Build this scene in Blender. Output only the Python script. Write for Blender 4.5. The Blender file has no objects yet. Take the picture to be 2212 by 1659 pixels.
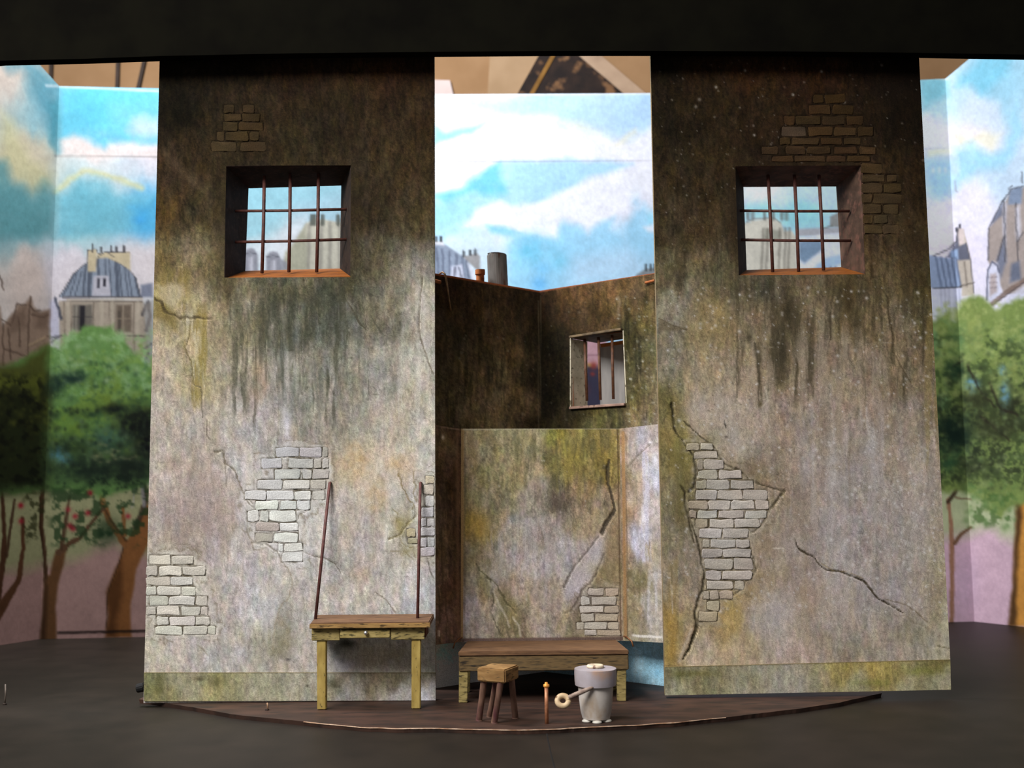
import bpy, bmesh, math, random
import numpy as np
from mathutils import Vector, Matrix

random.seed(7)
# ------------------------------------------------------------------ camera, world, lights, exposure
F_PX, CX, CY = 2300.0, 1106.0, 829.5
PITCH, ROLL = math.radians(5.9), math.radians(0.57)
EYE = 1.55
_F = np.array([0, math.cos(PITCH), math.sin(PITCH)])
_R0 = np.array([1.0, 0, 0]); _U0 = np.array([0, -math.sin(PITCH), math.cos(PITCH)])
_R = math.cos(ROLL) * _R0 - math.sin(ROLL) * _U0
_U = math.sin(ROLL) * _R0 + math.cos(ROLL) * _U0
CAM = np.array([0.0, -8.14, EYE])

def ray(px, py):
    return _F + (px - CX) / F_PX * _R + (CY - py) / F_PX * _U
_d = ray(941, 1513); CAM[1] = _d[1] * EYE / _d[2]          # the inner foot of the left flat stands at y = 0

def at(px, py, Y):
    d = ray(px, py); return CAM + d * ((Y - CAM[1]) / d[1])
def on_floor(px, py, z=0.0):
    d = ray(px, py); return CAM + d * ((z - CAM[2]) / d[2])
def project(P):
    V = np.asarray(P, float) - CAM
    w = V @ _F
    return CX + F_PX * (V @ _R) / w, CY - F_PX * (V @ _U) / w
def above(XY, py):
    """the point straight above the ground point XY whose image row is py"""
    x, y = XY[0], XY[1]
    lo, hi = -3.0, 9.0
    for _ in range(50):
        m = (lo + hi) / 2
        if project(np.array([x, y, m]))[1] > py: lo = m
        else: hi = m
    return np.array([x, y, (lo + hi) / 2])

scn = bpy.context.scene
COL = scn.collection
cam_data = bpy.data.cameras.new('camera')
cam = bpy.data.objects.new('camera', cam_data); COL.objects.link(cam)
M = Matrix.Identity(4)
for i in range(3):
    M[i][0] = _R[i]; M[i][1] = _U[i]; M[i][2] = -_F[i]; M[i][3] = CAM[i]
cam.matrix_world = M
cam_data.sensor_width = 36; cam_data.lens = F_PX / 2212 * 36
cam_data.dof.use_dof = True; cam_data.dof.focus_distance = 8.0; cam_data.dof.aperture_fstop = 1.0
scn.camera = cam
scn.view_settings.view_transform = 'Standard'; scn.view_settings.look = 'None'
scn.view_settings.gamma = 1.0; scn.view_settings.exposure = 0.0
scn.view_settings.use_curve_mapping = False

W = bpy.data.worlds.new('world'); scn.world = W; W.use_nodes = True
bg = W.node_tree.nodes['Background']
bg.inputs['Color'].default_value = (0.80, 0.78, 0.80, 1); bg.inputs['Strength'].default_value = 0.27

def area(name, loc, target, size, size_y, energy, color):
    L = bpy.data.lights.new(name, 'AREA'); L.shape = 'RECTANGLE'; L.size = size; L.size_y = size_y
    L.energy = energy; L.color = color
    o = bpy.data.objects.new(name, L); COL.objects.link(o); o.location = loc
    o.rotation_euler = (Vector(target) - Vector(loc)).to_track_quat('-Z', 'Y').to_euler()
    return o
area('front_window', (-6.9, -9.0, 10.2), (-.2, 0, 1.8), 6.6, 4.4, 2750, (1.0, 0.985, 0.97))
area('back_window', (-5.2, 0.3, 11.0), (0.9, 4.4, 3.0), 3.6, 2.6, 2750, (0.95, 0.975, 1.0))

# ------------------------------------------------------------------ helpers: noise, painting, meshes
_rt = np.random.RandomState(11).rand(16, 256, 256).astype(np.float32)
def vn(x, y, seed=0):
    t = _rt[seed % 16]
    x = np.asarray(x) + seed * 17.3; y = np.asarray(y) + seed * 5.7
    xi = np.floor(x).astype(np.int64); yi = np.floor(y).astype(np.int64)
    fx = x - xi; fy = y - yi
    fx = fx * fx * (3 - 2 * fx); fy = fy * fy * (3 - 2 * fy)
    x0 = xi & 255; x1 = (xi + 1) & 255; y0 = yi & 255; y1 = (yi + 1) & 255
    a = t[y0, x0] * (1 - fx) + t[y0, x1] * fx
    b = t[y1, x0] * (1 - fx) + t[y1, x1] * fx
    return a * (1 - fy) + b * fy
def fbm(x, y, seed=0, octv=4):
    s = 0; amp = 0.5; tot = 0
    for o in range(octv):
        s = s + amp * vn(x * 2 ** o, y * 2 ** o, seed + o); tot += amp; amp *= 0.55
    return s / tot
def sstep(a, b, v):
    t = np.clip((v - a) / (b - a), 0, 1); return t * t * (3 - 2 * t)

class Paint:
    """a painter working over the picture-plane coordinates of a panel's vertices"""
    def __init__(self, X, Y):
        self.X, self.Y = X, Y
        self.C = np.zeros(X.shape + (3,)); self.D = np.zeros(X.shape)
        self.cmin, self.cmax = X.min(0), X.max(0); self.rmin, self.rmax = Y.min(1), Y.max(1)
    def sub(self, x0, x1, y0, y1):
        c = np.nonzero((self.cmax >= x0) & (self.cmin <= x1))[0]
        r = np.nonzero((self.rmax >= y0) & (self.rmin <= y1))[0]
        if len(c) == 0 or len(r) == 0: return None
        return slice(r[0], r[-1] + 1), slice(c[0], c[-1] + 1)
    def mix(self, col, mask, sl=None):
        sl = sl or (slice(None), slice(None))
        m = mask[..., None]
        self.C[sl] = self.C[sl] * (1 - m) + np.asarray(col, float) * m
    def mul(self, f, sl=None):
        sl = sl or (slice(None), slice(None))
        self.C[sl] = self.C[sl] * f[..., None]
    def field(self, pts, sig=70):
        """smooth colour field through control points (x, y, r, g, b)"""
        acc = np.zeros(self.C.shape); wt = np.zeros(self.X.shape)
        wx = self.X + 50 * (fbm(self.X / 60, self.Y / 90, 3) - .5); wy = self.Y + 70 * (fbm(self.X / 50, self.Y / 120, 6) - .5)
        for (x, y, r, g, b) in pts:
            d2 = ((wx - x) ** 2 + (wy - y) ** 2) / (sig * sig)
            w = 1.0 / (d2 + 0.15) ** 2
            acc += w[..., None] * np.array([r, g, b], float); wt += w
        self.C = acc / wt[..., None]
    def warped(self, sl, amp, sc, seed):
        X, Y = self.X[sl], self.Y[sl]
        if amp == 0: return X, Y
        return (X + amp * 2 * (fbm(X / sc, Y / sc, seed, 3) - .5), Y + amp * 2 * (fbm(X / sc + 9, Y / sc + 4, seed + 5, 3) - .5))
    def poly(self, col, pts, soft=3, warp=0, alpha=1.0, sc=30, seed=1, tex=0):
        xs = [p[0] for p in pts]; ys = [p[1] for p in pts]; m = soft + warp * 1.2 + 2
        sl = self.sub(min(xs) - m, max(xs) + m, min(ys) - m, max(ys) + m)
        if sl is None: return
        X, Y = self.warped(sl, warp, sc, seed)
        ins = np.zeros(X.shape, bool); dm = np.full(X.shape, 1e9)
        n = len(pts)
        for i in range(n):
            ax, ay = pts[i][:2]; bx, by = pts[(i + 1) % n][:2]
            if ay != by:
                c = ((ay > Y) != (by > Y)) & (X < (bx - ax) * (Y - ay) / (by - ay) + ax)
                ins ^= c
            dx, dy = bx - ax, by - ay; L = dx * dx + dy * dy + 1e-9
            t = np.clip(((X - ax) * dx + (Y - ay) * dy) / L, 0, 1)
            dm = np.minimum(dm, np.hypot(X - ax - t * dx, Y - ay - t * dy))
        sd = np.where(ins, dm, -dm)
        k = np.clip(sd / max(soft, .1) * .5 + .5, 0, 1) * alpha
        if tex: k = k * np.clip(1 - tex + 2 * tex * fbm(self.X[sl] / 14, self.Y[sl] / 14, seed + 3), 0, 1)
        self.mix(col, k, sl)
    def line(self, col, pts, w=3, alpha=1.0, soft=1.6, warp=0, sc=12, seed=2, depth=0, closed=False):
        pts = [p if len(p) > 2 else (p[0], p[1], w) for p in pts]
        xs = [p[0] for p in pts]; ys = [p[1] for p in pts]; m = max(p[2] for p in pts) + soft + warp + 3
        sl = self.sub(min(xs) - m, max(xs) + m, min(ys) - m, max(ys) + m)
        if sl is None: return
        X, Y = self.warped(sl, warp, sc, seed)
        best = np.full(X.shape, -1e9)
        for i in range(len(pts) - 1):
            ax, ay, aw = pts[i]; bx, by, bw = pts[i + 1]
            dx, dy = bx - ax, by - ay; L = dx * dx + dy * dy + 1e-9
            t = np.clip(((X - ax) * dx + (Y - ay) * dy) / L, 0, 1)
            best = np.maximum(best, (aw + (bw - aw) * t) / 2 - np.hypot(X - ax - t * dx, Y - ay - t * dy))
        k = np.clip(best / soft + .5, 0, 1)
        if depth:                                                # pale highlight painted along the crack's lip
            lip = np.clip((best + 3.2) / 2.4, 0, 1) * (1 - k) * sstep(.35, .65, vn(X / 9, Y / 9, seed + 6))
            self.C[sl] *= 1 + .13 * lip[..., None]
            k = k * (.72 + .5 * vn(X / 5, Y / 8, seed + 8)); k = np.clip(k, 0, 1)
        self.mix(col, k * alpha, sl)
        if depth: self.D[sl] = np.maximum(self.D[sl], k * depth)
    def blob(self, col, x, y, rx, ry, alpha=.6, tex=.5, seed=4, sc=16):
        sl = self.sub(x - 2.2 * rx, x + 2.2 * rx, y - 2.2 * ry, y + 2.2 * ry)
        if sl is None: return
        X, Y = self.X[sl], self.Y[sl]
        k = np.exp(-(((X - x) / rx) ** 2 + ((Y - y) / ry) ** 2)) * alpha
        if tex: k = k * np.clip(1 + tex * 3 * (fbm(X / sc, Y / sc, seed) - .5), 0, 1.4)
        self.mix(col, np.clip(k, 0, 1), sl)
    def streak(self, col, x0, x1, y0, y1, alpha=.6, sx=9, sy=160, seed=3, cut=.5, fade=60):
        """vertical drips of a colour that thin out downwards"""
        sl = self.sub(x0, x1, y0, y1)
        if sl is None: return
        X, Y = self.X[sl], self.Y[sl]
        Xw = X + 5 * (fbm(X / 30, Y / 45, seed + 1, 2) - .5) * 2
        n = vn(Xw / sx, Y / sy, seed) * .5 + vn(Xw / (sx * .4), Y / (sy * .6), seed + 2) * .3 + vn(Xw / (sx * .2), Y / (sy * .3), seed + 4) * .2
        fallen = (Y - y0) / (y1 - y0)
        k = sstep(cut, cut + .22, n + .25 * (.5 - fallen))
        top = y0 + (y1 - y0) * .35 * vn(X / (sx * 1.6), Y * 0, seed + 7)
        k = k * sstep(x0, x0 + fade, X) * sstep(x1, x1 - fade, X) * sstep(y1, y1 - fade * 1.5, Y) * sstep(-30, fade * .6, Y - top)
        k = k * (.65 + .7 * vn(X / 3, Y / 7, seed + 9))
        k = np.clip(k, 0, 1)
        self.mix(col, k * alpha, sl)
    def mottle(self, amp=.12, sc=5, seed=5, sy=1.4):
        n = fbm(self.X / sc, self.Y / (sc * sy), seed, 3) - .5
        self.mul(1 + amp * 2.4 * n)
    def weather(self, amp=1.0, seed=1):
        """brushed, sponged and spattered scene paint"""
        X, Y = self.X, self.Y
        f = 1 + amp * (.50 * (fbm(X / 9, Y / 30, seed, 4) - .5) + .42 * (fbm(X / 3.2, Y / 15, seed + 3, 3) - .5) + .34 * (vn(X / 2.3, Y / 2.8, seed + 5) - .5) + .34 * (fbm(X / 26, Y / 44, seed + 6, 4) - .5))
        f = f * (1 - amp * .16 * sstep(.60, .70, fbm(X / 5.5, Y / 8, seed + 8, 3))) * (1 + amp * .12 * sstep(.57, .70, fbm(X / 15, Y / 26, seed + 2, 4)))
        dim = np.clip(1 - self.C.mean(-1) / 150, 0, 1)          # old dark paint is the blotchiest
        self.mul(1 + (.52 + .75 * dim) * (f - 1))
        a, b = fbm(X / 17, Y / 34, seed + 4, 3) - .5, fbm(X / 11, Y / 19, seed + 9, 3) - .5
        lum = self.C.mean(-1) / 165 * (1 + 1.2 * dim)
        self.C += amp * lum[..., None] * (a[..., None] * np.array([15., 2, -16]) + b[..., None] * np.array([10., -5, 11]))
    def dots(self, col, n, x0, x1, y0, y1, r0=1.2, r1=3, alpha=.7, rs=1):
        rr = random.Random(rs)
        for _ in range(n):
            x, y, r = rr.uniform(x0, x1), rr.uniform(y0, y1), r0 + (r1 - r0) * rr.random() ** 3
            sl = self.sub(x - 2 * r, x + 2 * r, y - 2 * r, y + 2 * r)
            if sl is None: continue
            k = np.exp(-((self.X[sl] - x) ** 2 + (self.Y[sl] - y) ** 2) / (r * r)) * alpha * rr.uniform(.5, 1)
            self.mix(col, k, sl)
    def linear(self, gain):
        c = np.clip(self.C, 0, 255) / 255
        return np.clip(np.where(c <= .04045, c / 12.92, ((c + .055) / 1.055) ** 2.4) * np.asarray(gain), 0, .92)

def lin(c, g=1.0):
    c = np.asarray(c, float) / 255
    return np.where(c <= .04045, c / 12.92, ((c + .055) / 1.055) ** 2.4) * g

def zoomed(ox, oy, s, pts):
    return [(ox + p[0] / s, oy + p[1] / s) + tuple(p[2:]) for p in pts]

def principled(name, rough=.85, spec=.2, metal=0.0):
    m = bpy.data.materials.new(name); m.use_nodes = True
    nt = m.node_tree; b = nt.nodes['Principled BSDF']
    b.inputs['Roughness'].default_value = rough; b.inputs['Specular IOR Level'].default_value = spec
    b.inputs['Metallic'].default_value = metal
    return m, nt, b

def paint_material(name, grain=.24, scale=120, rough=.9, bump=.15):
    """brushed-on scene paint: colour attribute with fine grain and brush relief"""
    m, nt, b = principled(name, rough, .04)
    at_ = nt.nodes.new('ShaderNodeAttribute'); at_.attribute_name = 'Col'
    tc = nt.nodes.new('ShaderNodeTexCoord'); no = nt.nodes.new('ShaderNodeTexNoise')
    no.inputs['Scale'].default_value = scale; no.inputs['Detail'].default_value = 3
    nt.links.new(tc.outputs['Object'], no.inputs['Vector'])
    mr = nt.nodes.new('ShaderNodeMapRange'); mr.inputs['From Min'].default_value = .3; mr.inputs['From Max'].default_value = .7
    mr.inputs['To Min'].default_value = 1 - grain; mr.inputs['To Max'].default_value = 1 + grain
    nt.links.new(no.outputs['Fac'], mr.inputs['Value'])
    mx = nt.nodes.new('ShaderNodeMix'); mx.data_type = 'RGBA'; mx.blend_type = 'MULTIPLY'; mx.inputs['Factor'].default_value = 1
    nt.links.new(at_.outputs['Color'], mx.inputs['A']); nt.links.new(mr.outputs['Result'], mx.inputs['B'])
    nt.links.new(mx.outputs['Result'], b.inputs['Base Color'])
    if bump:
        bp = nt.nodes.new('ShaderNodeBump'); bp.inputs['Strength'].default_value = bump; bp.inputs['Distance'].default_value = .01
        nt.links.new(no.outputs['Fac'], bp.inputs['Height']); nt.links.new(bp.outputs['Normal'], b.inputs['Normal'])
    return m

def mottled(name, c1, c2, scale=12, stretch=(1, 1, 1), rough=.8, spec=.25, metal=0.0, lo=.35, hi=.65, bump=.2, c3=None, scale3=40, lo3=.58, hi3=.66, dist=.005):
    """two-colour noise material, optional third colour as worn flecks"""
    m, nt, b = principled(name, rough, spec, metal)
    tc = nt.nodes.new('ShaderNodeTexCoord'); mp = nt.nodes.new('ShaderNodeMapping'); mp.inputs['Scale'].default_value = stretch
    nt.links.new(tc.outputs['Object'], mp.inputs['Vector'])
    no = nt.nodes.new('ShaderNodeTexNoise'); no.inputs['Scale'].default_value = scale; no.inputs['Detail'].default_value = 5
    nt.links.new(mp.outputs['Vector'], no.inputs['Vector'])
    cr = nt.nodes.new('ShaderNodeValToRGB')
    cr.color_ramp.elements[0].position = lo; cr.color_ramp.elements[1].position = hi
    cr.color_ramp.elements[0].color = (*lin(c1), 1); cr.color_ramp.elements[1].color = (*lin(c2), 1)
    nt.links.new(no.outputs['Fac'], cr.inputs['Fac'])
    out = cr.outputs['Color']
    if c3 is not None:
        n3 = nt.nodes.new('ShaderNodeTexNoise'); n3.inputs['Scale'].default_value = scale3; n3.inputs['Detail'].default_value = 4
        nt.links.new(mp.outputs['Vector'], n3.inputs['Vector'])
        r3 = nt.nodes.new('ShaderNodeMapRange'); r3.inputs['From Min'].default_value = lo3; r3.inputs['From Max'].default_value = hi3
        nt.links.new(n3.outputs['Fac'], r3.inputs['Value'])
        mx = nt.nodes.new('ShaderNodeMix'); mx.data_type = 'RGBA'; mx.inputs['B'].default_value = (*lin(c3), 1)
        nt.links.new(r3.outputs['Result'], mx.inputs['Factor']); nt.links.new(out, mx.inputs['A']); out = mx.outputs['Result']
    nt.links.new(out, b.inputs['Base Color'])
    if bump:
        bp = nt.nodes.new('ShaderNodeBump'); bp.inputs['Strength'].default_value = bump; bp.inputs['Distance'].default_value = dist
        nt.links.new(no.outputs['Fac'], bp.inputs['Height']); nt.links.new(bp.outputs['Normal'], b.inputs['Normal'])
    return m

def link(name, me, mat, parent=None, smooth=False):
    o = bpy.data.objects.new(name, me); COL.objects.link(o)
    if mat: me.materials.append(mat)
    if parent: o.parent = parent
    if smooth:
        for p in me.polygons: p.use_smooth = True
        if smooth == 'auto': me.set_sharp_from_angle(angle=.7)
    return o
def empty(name, loc=(0, 0, 0)):
    o = bpy.data.objects.new(name, None); COL.objects.link(o); o.location = loc; return o
def tag(o, label, cat, group=None, kind=None):
    o['label'] = label; o['category'] = cat
    if group: o['group'] = group
    if kind: o['kind'] = kind
    return o
def rehome(parent):
    """children were modelled in world space: keep them there under an Empty that has a location"""
    for c in parent.children: c.location = Vector(c.location) - Vector(parent.location)

class MB:
    """collects simple solids into one mesh"""
    def __init__(s): s.v = []; s.f = []
    def add(s, v, f):
        k = len(s.v); s.v += [tuple(float(c) for c in p) for p in v]; s.f += [tuple(i + k for i in q) for q in f]; return s
    def hexa(s, p):      # 8 points: bottom ring then top ring
        return s.add(p, [(3, 2, 1, 0), (4, 5, 6, 7), (0, 1, 5, 4), (1, 2, 6, 5), (2, 3, 7, 6), (3, 0, 4, 7)])
    def box(s, x0, x1, y0, y1, z0, z1):
        return s.hexa([(x0, y0, z0), (x1, y0, z0), (x1, y1, z0), (x0, y1, z0), (x0, y0, z1), (x1, y0, z1), (x1, y1, z1), (x0, y1, z1)])
    def bar(s, a, b, wa, wb=None, da=None, db=None, xdir=(1, 0, 0)):
        """square-section bar from a to b"""
        wb = wa if wb is None else wb; da = wa if da is None else da; db = wb if db is None else db
        a = Vector(a); b = Vector(b); ax = (b - a).normalized(); x = Vector(xdir); x = (x - ax * x.dot(ax)).normalized(); y = ax.cross(x)
        P = []
        for c, w, d in ((a, wa, da), (b, wb, db)):
            P += [c - x * w / 2 - y * d / 2, c + x * w / 2 - y * d / 2, c + x * w / 2 + y * d / 2, c - x * w / 2 + y * d / 2]
        return s.hexa(P)
    def tube(s, pts, r, n=10):
        rs = r if isinstance(r, (list, tuple)) else [r] * len(pts)
        pts = [Vector(p) for p in pts]; v = []; f = []
        up = None
        for i, p in enumerate(pts):
            t = (pts[min(i + 1, len(pts) - 1)] - pts[max(i - 1, 0)]).normalized()
            if up is None: up = t.orthogonal().normalized()
            up = (up - t * up.dot(t)).normalized(); w = t.cross(up)
            v += [p + (up * math.cos(a) + w * math.sin(a)) * rs[i] for a in [2 * math.pi * k / n for k in range(n)]]
        for i in range(len(pts) - 1):
            for k in range(n): f.append((i * n + k, i * n + (k + 1) % n, (i + 1) * n + (k + 1) % n, (i + 1) * n + k))
        f.append(tuple(range(n - 1, -1, -1))); f.append(tuple(range((len(pts) - 1) * n, len(pts) * n)))
        return s.add(v, f)
    def lathe(s, prof, c=(0, 0, 0), n=32, wob=0.0, seed=0):
        rr = random.Random(seed); v = []; f = []
        off = [1 + wob * rr.uniform(-1, 1) for _ in range(n)]
        for (r, z) in prof:
            v += [(c[0] + r * off[k] * math.cos(2 * math.pi * k / n), c[1] + r * off[k] * math.sin(2 * math.pi * k / n), c[2] + z) for k in range(n)]
        for i in range(len(prof) - 1):
            for k in range(n): f.append((i * n + k, i * n + (k + 1) % n, (i + 1) * n + (k + 1) % n, (i + 1) * n + k))
        f.append(tuple(range(n - 1, -1, -1))); f.append(tuple(range((len(prof) - 1) * n, len(prof) * n)))
        return s.add(v, f)
    def build(s, name, mat, parent=None, bevel=0, seg=2, smooth=False, jitter=0, seed=0):
        me = bpy.data.meshes.new(name)
        if jitter:
            rr = random.Random(seed); s.v = [tuple(c + rr.uniform(-jitter, jitter) for c in p) for p in s.v]
        me.from_pydata(s.v, [], s.f); me.update()
        if bevel:
            bm = bmesh.new(); bm.from_mesh(me)
            bmesh.ops.bevel(bm, geom=list(bm.edges), offset=bevel, segments=seg, affect='EDGES', clamp_overlap=True)
            bm.to_mesh(me); bm.free()
        bm = bmesh.new(); bm.from_mesh(me); bmesh.ops.recalc_face_normals(bm, faces=bm.faces); bm.to_mesh(me); bm.free()
        return link(name, me, mat, parent, smooth)

def fast_mesh(name, V, faces4, col=None):
    me = bpy.data.meshes.new(name)
    n = len(V); m = len(faces4)
    me.vertices.add(n); me.vertices.foreach_set('co', np.ascontiguousarray(V, np.float32).ravel())
    me.loops.add(4 * m); me.loops.foreach_set('vertex_index', np.ascontiguousarray(faces4, np.int32).ravel())
    me.polygons.add(m); me.polygons.foreach_set('loop_start', np.arange(0, 4 * m, 4, dtype=np.int32))
    me.update(calc_edges=True)
    if col is not None:
        a = me.color_attributes.new('Col', 'FLOAT_COLOR', 'POINT')
        c4 = np.ones((n, 4), np.float32); c4[:, :3] = col; a.data.foreach_set('color', c4.ravel())
    return me

def inv_bilinear(A, B, C, D, P):
    s = t = .5
    for _ in range(30):
        Q = A * (1 - s) * (1 - t) + B * s * (1 - t) + C * s * t + D * (1 - s) * t
        ds = (B - A) * (1 - t) + (C - D) * t; dt = (D - A) * (1 - s) + (C - B) * s
        J = np.stack([ds, dt], 1); st, *_ = np.linalg.lstsq(J, P - Q, rcond=None)
        s += st[0]; t += st[1]
    return s, t
def on_plane(px, py, A, n):
    d = ray(px, py); return CAM + d * (np.dot(A - CAM, n) / np.dot(d, n))

def panel(name, A, B, C, D, paint, mat, parent, step=2.6, thick=.04, gain=1.0, hole=None, edge_col=(150, 130, 110)):
    """painted board A B C D (top-left, top-right, bottom-right, bottom-left), a fine grid carrying paint and relief"""
    A, B, C, D = [np.asarray(p, float) for p in (A, B, C, D)]
    nrm = np.cross(B - A, D - A); nrm /= np.linalg.norm(nrm)
    mid = (A + B + C + D) / 4
    if np.dot(nrm, mid - CAM) < 0: nrm = -nrm                    # points away from the viewer's side
    pa = [np.array(project(p)) for p in (A, B, C, D)]
    nu = max(2, int(max(np.linalg.norm(pa[1] - pa[0]), np.linalg.norm(pa[2] - pa[3])) / step))
    nv = max(2, int(max(np.linalg.norm(pa[3] - pa[0]), np.linalg.norm(pa[2] - pa[1])) / step))
    us = np.linspace(0, 1, nu + 1); vs = np.linspace(0, 1, nv + 1); hs = None
    if hole:
        q = [inv_bilinear(A, B, C, D, on_plane(px, py, A, nrm)) for px, py in hole]
        u0 = (q[0][0] + q[3][0]) / 2; u1 = (q[1][0] + q[2][0]) / 2; v0 = (q[0][1] + q[1][1]) / 2; v1 = (q[2][1] + q[3][1]) / 2
        iu0, iu1 = np.abs(us - u0).argmin(), np.abs(us - u1).argmin(); iv0, iv1 = np.abs(vs - v0).argmin(), np.abs(vs - v1).argmin()
        us[iu0], us[iu1], vs[iv0], vs[iv1] = u0, u1, v0, v1
        hs = (iu0, iu1, iv0, iv1)
    S, T = np.meshgrid(us, vs)
    V = (A * ((1 - S) * (1 - T))[..., None] + B * (S * (1 - T))[..., None] + C * (S * T)[..., None] + D * ((1 - S) * T)[..., None])
    PX, PY = project(V)
    p = Paint(PX, PY); paint(p)
    V = V + p.D[..., None] * nrm
    cols = p.linear(gain)
    R, Q = V.shape[:2]
    idx = np.arange(R * Q).reshape(R, Q)
    keep = np.ones((R - 1, Q - 1), bool)
    if hs: keep[hs[2]:hs[3], hs[0]:hs[1]] = False
    f = np.stack([idx[:-1, :-1], idx[1:, :-1], idx[1:, 1:], idx[:-1, 1:]], -1)[keep]
    ring = np.concatenate([idx[0, :], idx[1:, -1], idx[-1, -2::-1], idx[-2:0:-1, 0]])
    Vf = V.reshape(-1, 3); Cf = cols.reshape(-1, 3)
    nb = len(Vf)
    Vb = Vf[ring] + nrm * thick
    Vs = Vf[ring]                                                # own copy of the rim so that the edge keeps its colour
    k = np.arange(len(ring)); k2 = (k + 1) % len(ring)
    side = np.stack([nb + k, nb + k2, nb + len(ring) + k2, nb + len(ring) + k], -1)
    faces = [f, side]
    ec = lin(edge_col)
    Vx = [Vf, Vs, Vb]; Cx = [Cf, np.tile(ec, (len(ring), 1)), np.tile(ec, (len(ring), 1))]
    base = nb + 2 * len(ring)
    def bil(s, t): return A * (1 - s) * (1 - t) + B * s * (1 - t) + C * s * t + D * (1 - s) * t + nrm * thick
    if hs:
        g = [[bil(s, t) for s in (0, us[hs[0]], us[hs[1]], 1)] for t in (0, vs[hs[2]], vs[hs[3]], 1)]
        Vx.append(np.array(g).reshape(-1, 3)); Cx.append(np.tile(ec, (16, 1)))
        faces.append(np.array([[base + r * 4 + c, base + r * 4 + c + 1, base + r * 4 + c + 5, base + r * 4 + c + 4] for r in range(3) for c in range(3) if (r, c) != (1, 1)]))
    else:
        Vx.append(np.array([bil(0, 0), bil(1, 0), bil(1, 1), bil(0, 1)])); Cx.append(np.tile(ec, (4, 1)))
        faces.append(np.array([[base, base + 1, base + 2, base + 3]]))
    me = fast_mesh(name, np.concatenate(Vx), np.concatenate(faces), np.concatenate(Cx))
    return link(name, me, mat, parent)

def bricks(rects, Y, parent, mat, colour, gain, proud=.006, deep=.022, seed=0, face=None, keep=.5):
    """one irregular, bevelled brick per rectangle of the exposed courses, set on the plane y = Y; its paint carries on from the wall's"""
    rr = random.Random(seed)
    for i, (x0, x1, y0, y1) in enumerate(rects):
        x0, x1, y0, y1 = x0 - .5, x1 + .5, y0 - .4, y1 + .4
        w, h = x1 - x0, y1 - y0
        c = min(w, h) * .13
        out = [(x0 + c, y0), ((x0 + x1) / 2, y0), (x1 - c, y0), (x1, y0 + c), (x1, y1 - c), (x1 - c, y1), ((x0 + x1) / 2, y1), (x0 + c, y1), (x0, y1 - c), (x0, y0 + c)]
        out = [(x + rr.uniform(-1, 1) * min(w * .05, 1.8), y + rr.uniform(-1, 1) * min(h * .08, 1.7)) for x, y in out]
        n = len(out)
        mx, my = (x0 + x1) / 2 + rr.uniform(-.2, .2) * w, (y0 + y1) / 2
        pr = proud * rr.uniform(.2, 1.2)
        fr = [(x + np.clip(mx - x, -1.1, 1.1), y + np.clip(my - y, -1.1, 1.1)) for x, y in out]
        v = [at(x, y, Y + deep) for x, y in out] + [at(x, y, Y - pr) for x, y in fr] + [at(mx, my, Y - pr * 1.25)]
        v2 = [at(x, y, Y + .001) for x, y in out]
        v = v[:n] + v2 + v[n:]
        f = [(r * n + k, r * n + n + k, r * n + n + (k + 1) % n, r * n + (k + 1) % n) for r in range(2) for k in range(n)]
        f += [(2 * n + k, 3 * n, 2 * n + (k + 1) % n) for k in range(n)]
        ctr = at((x0 + x1) / 2, (y0 + y1) / 2, Y)
        me = bpy.data.meshes.new('brick'); me.from_pydata([tuple(p - ctr) for p in v], [], f); me.update()
        a = me.color_attributes.new('Col', 'FLOAT_COLOR', 'POINT')
        base = np.asarray(colour(mx, my), float) * rr.uniform(.92, 1.05) + np.array([rr.uniform(-4, 5), rr.uniform(-3, 3), rr.uniform(-6, 5)])
        cc = []
        for j, (x, y) in enumerate(out + out + fr + [(mx, my)]):
            q = base
            if face is not None: q = base * (1 - keep) + sample_paint(face, x, y) * keep
            q = q * (.9 if j < 2 * n else 1.0) * rr.uniform(.91, 1.06)
            cc += [*lin(np.clip(q, 0, 255), gain), 1.0]
        a.data.foreach_set('color', np.array(cc, np.float32))
        o = link('brick', me, mat, parent); o.location = ctr
PAINTINGS = {}
def sample_paint(name, x, y):
    X, Y, C = PAINTINGS[name]
    r = np.abs(Y[:, Y.shape[1] // 2] - y).argmin(); c = np.abs(X[r] - x).argmin()
    return C[r, c]
# ------------------------------------------------------------------ brick courses (zoom coordinates of the exposed patches)
def rows(ox, oy, s, data):
    out = []
    for (y0, y1, spans) in data:
        for (x0, x1) in spans: out.append((ox + x0 / s, ox + x1 / s, oy + y0 / s, oy + y1 / s))
    return out
BR_TOP_L = rows(440, 200, 11.85, [
    (320, 520, [(520, 780), (1010, 1290)]), (545, 730, [(540, 960), (985, 1440)]), (760, 970, [(490, 880), (910, 1520)]),
    (1010, 1230, [(340, 515), (560, 1140), (1190, 1420)]), (1270, 1500, [(210, 830), (950, 1590)])])
BR_MID_L = rows(500, 940, 5.53, [
    (150, 255, [(530, 800), (817, 1080), (1095, 1150)]), (280, 395, [(360, 605), (680, 970), (987, 1075), (1092, 1160)]),
    (415, 520, [(515, 815), (850, 955), (975, 1160)]), (535, 645, [(312, 605), (622, 935), (952, 1130)]),
    (668, 770, [(160, 405), (420, 740), (757, 950), (967, 1115)]), (785, 890, [(290, 555), (585, 770), (787, 940)]),
    (905, 1030, [(190, 325), (350, 440), (460, 765)]), (1050, 1140, [(300, 565), (585, 790)]),
    (1172, 1275, [(290, 490), (515, 790)]), (1295, 1385, [(565, 615), (635, 845)]), (1405, 1510, [(610, 845)])])
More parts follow.
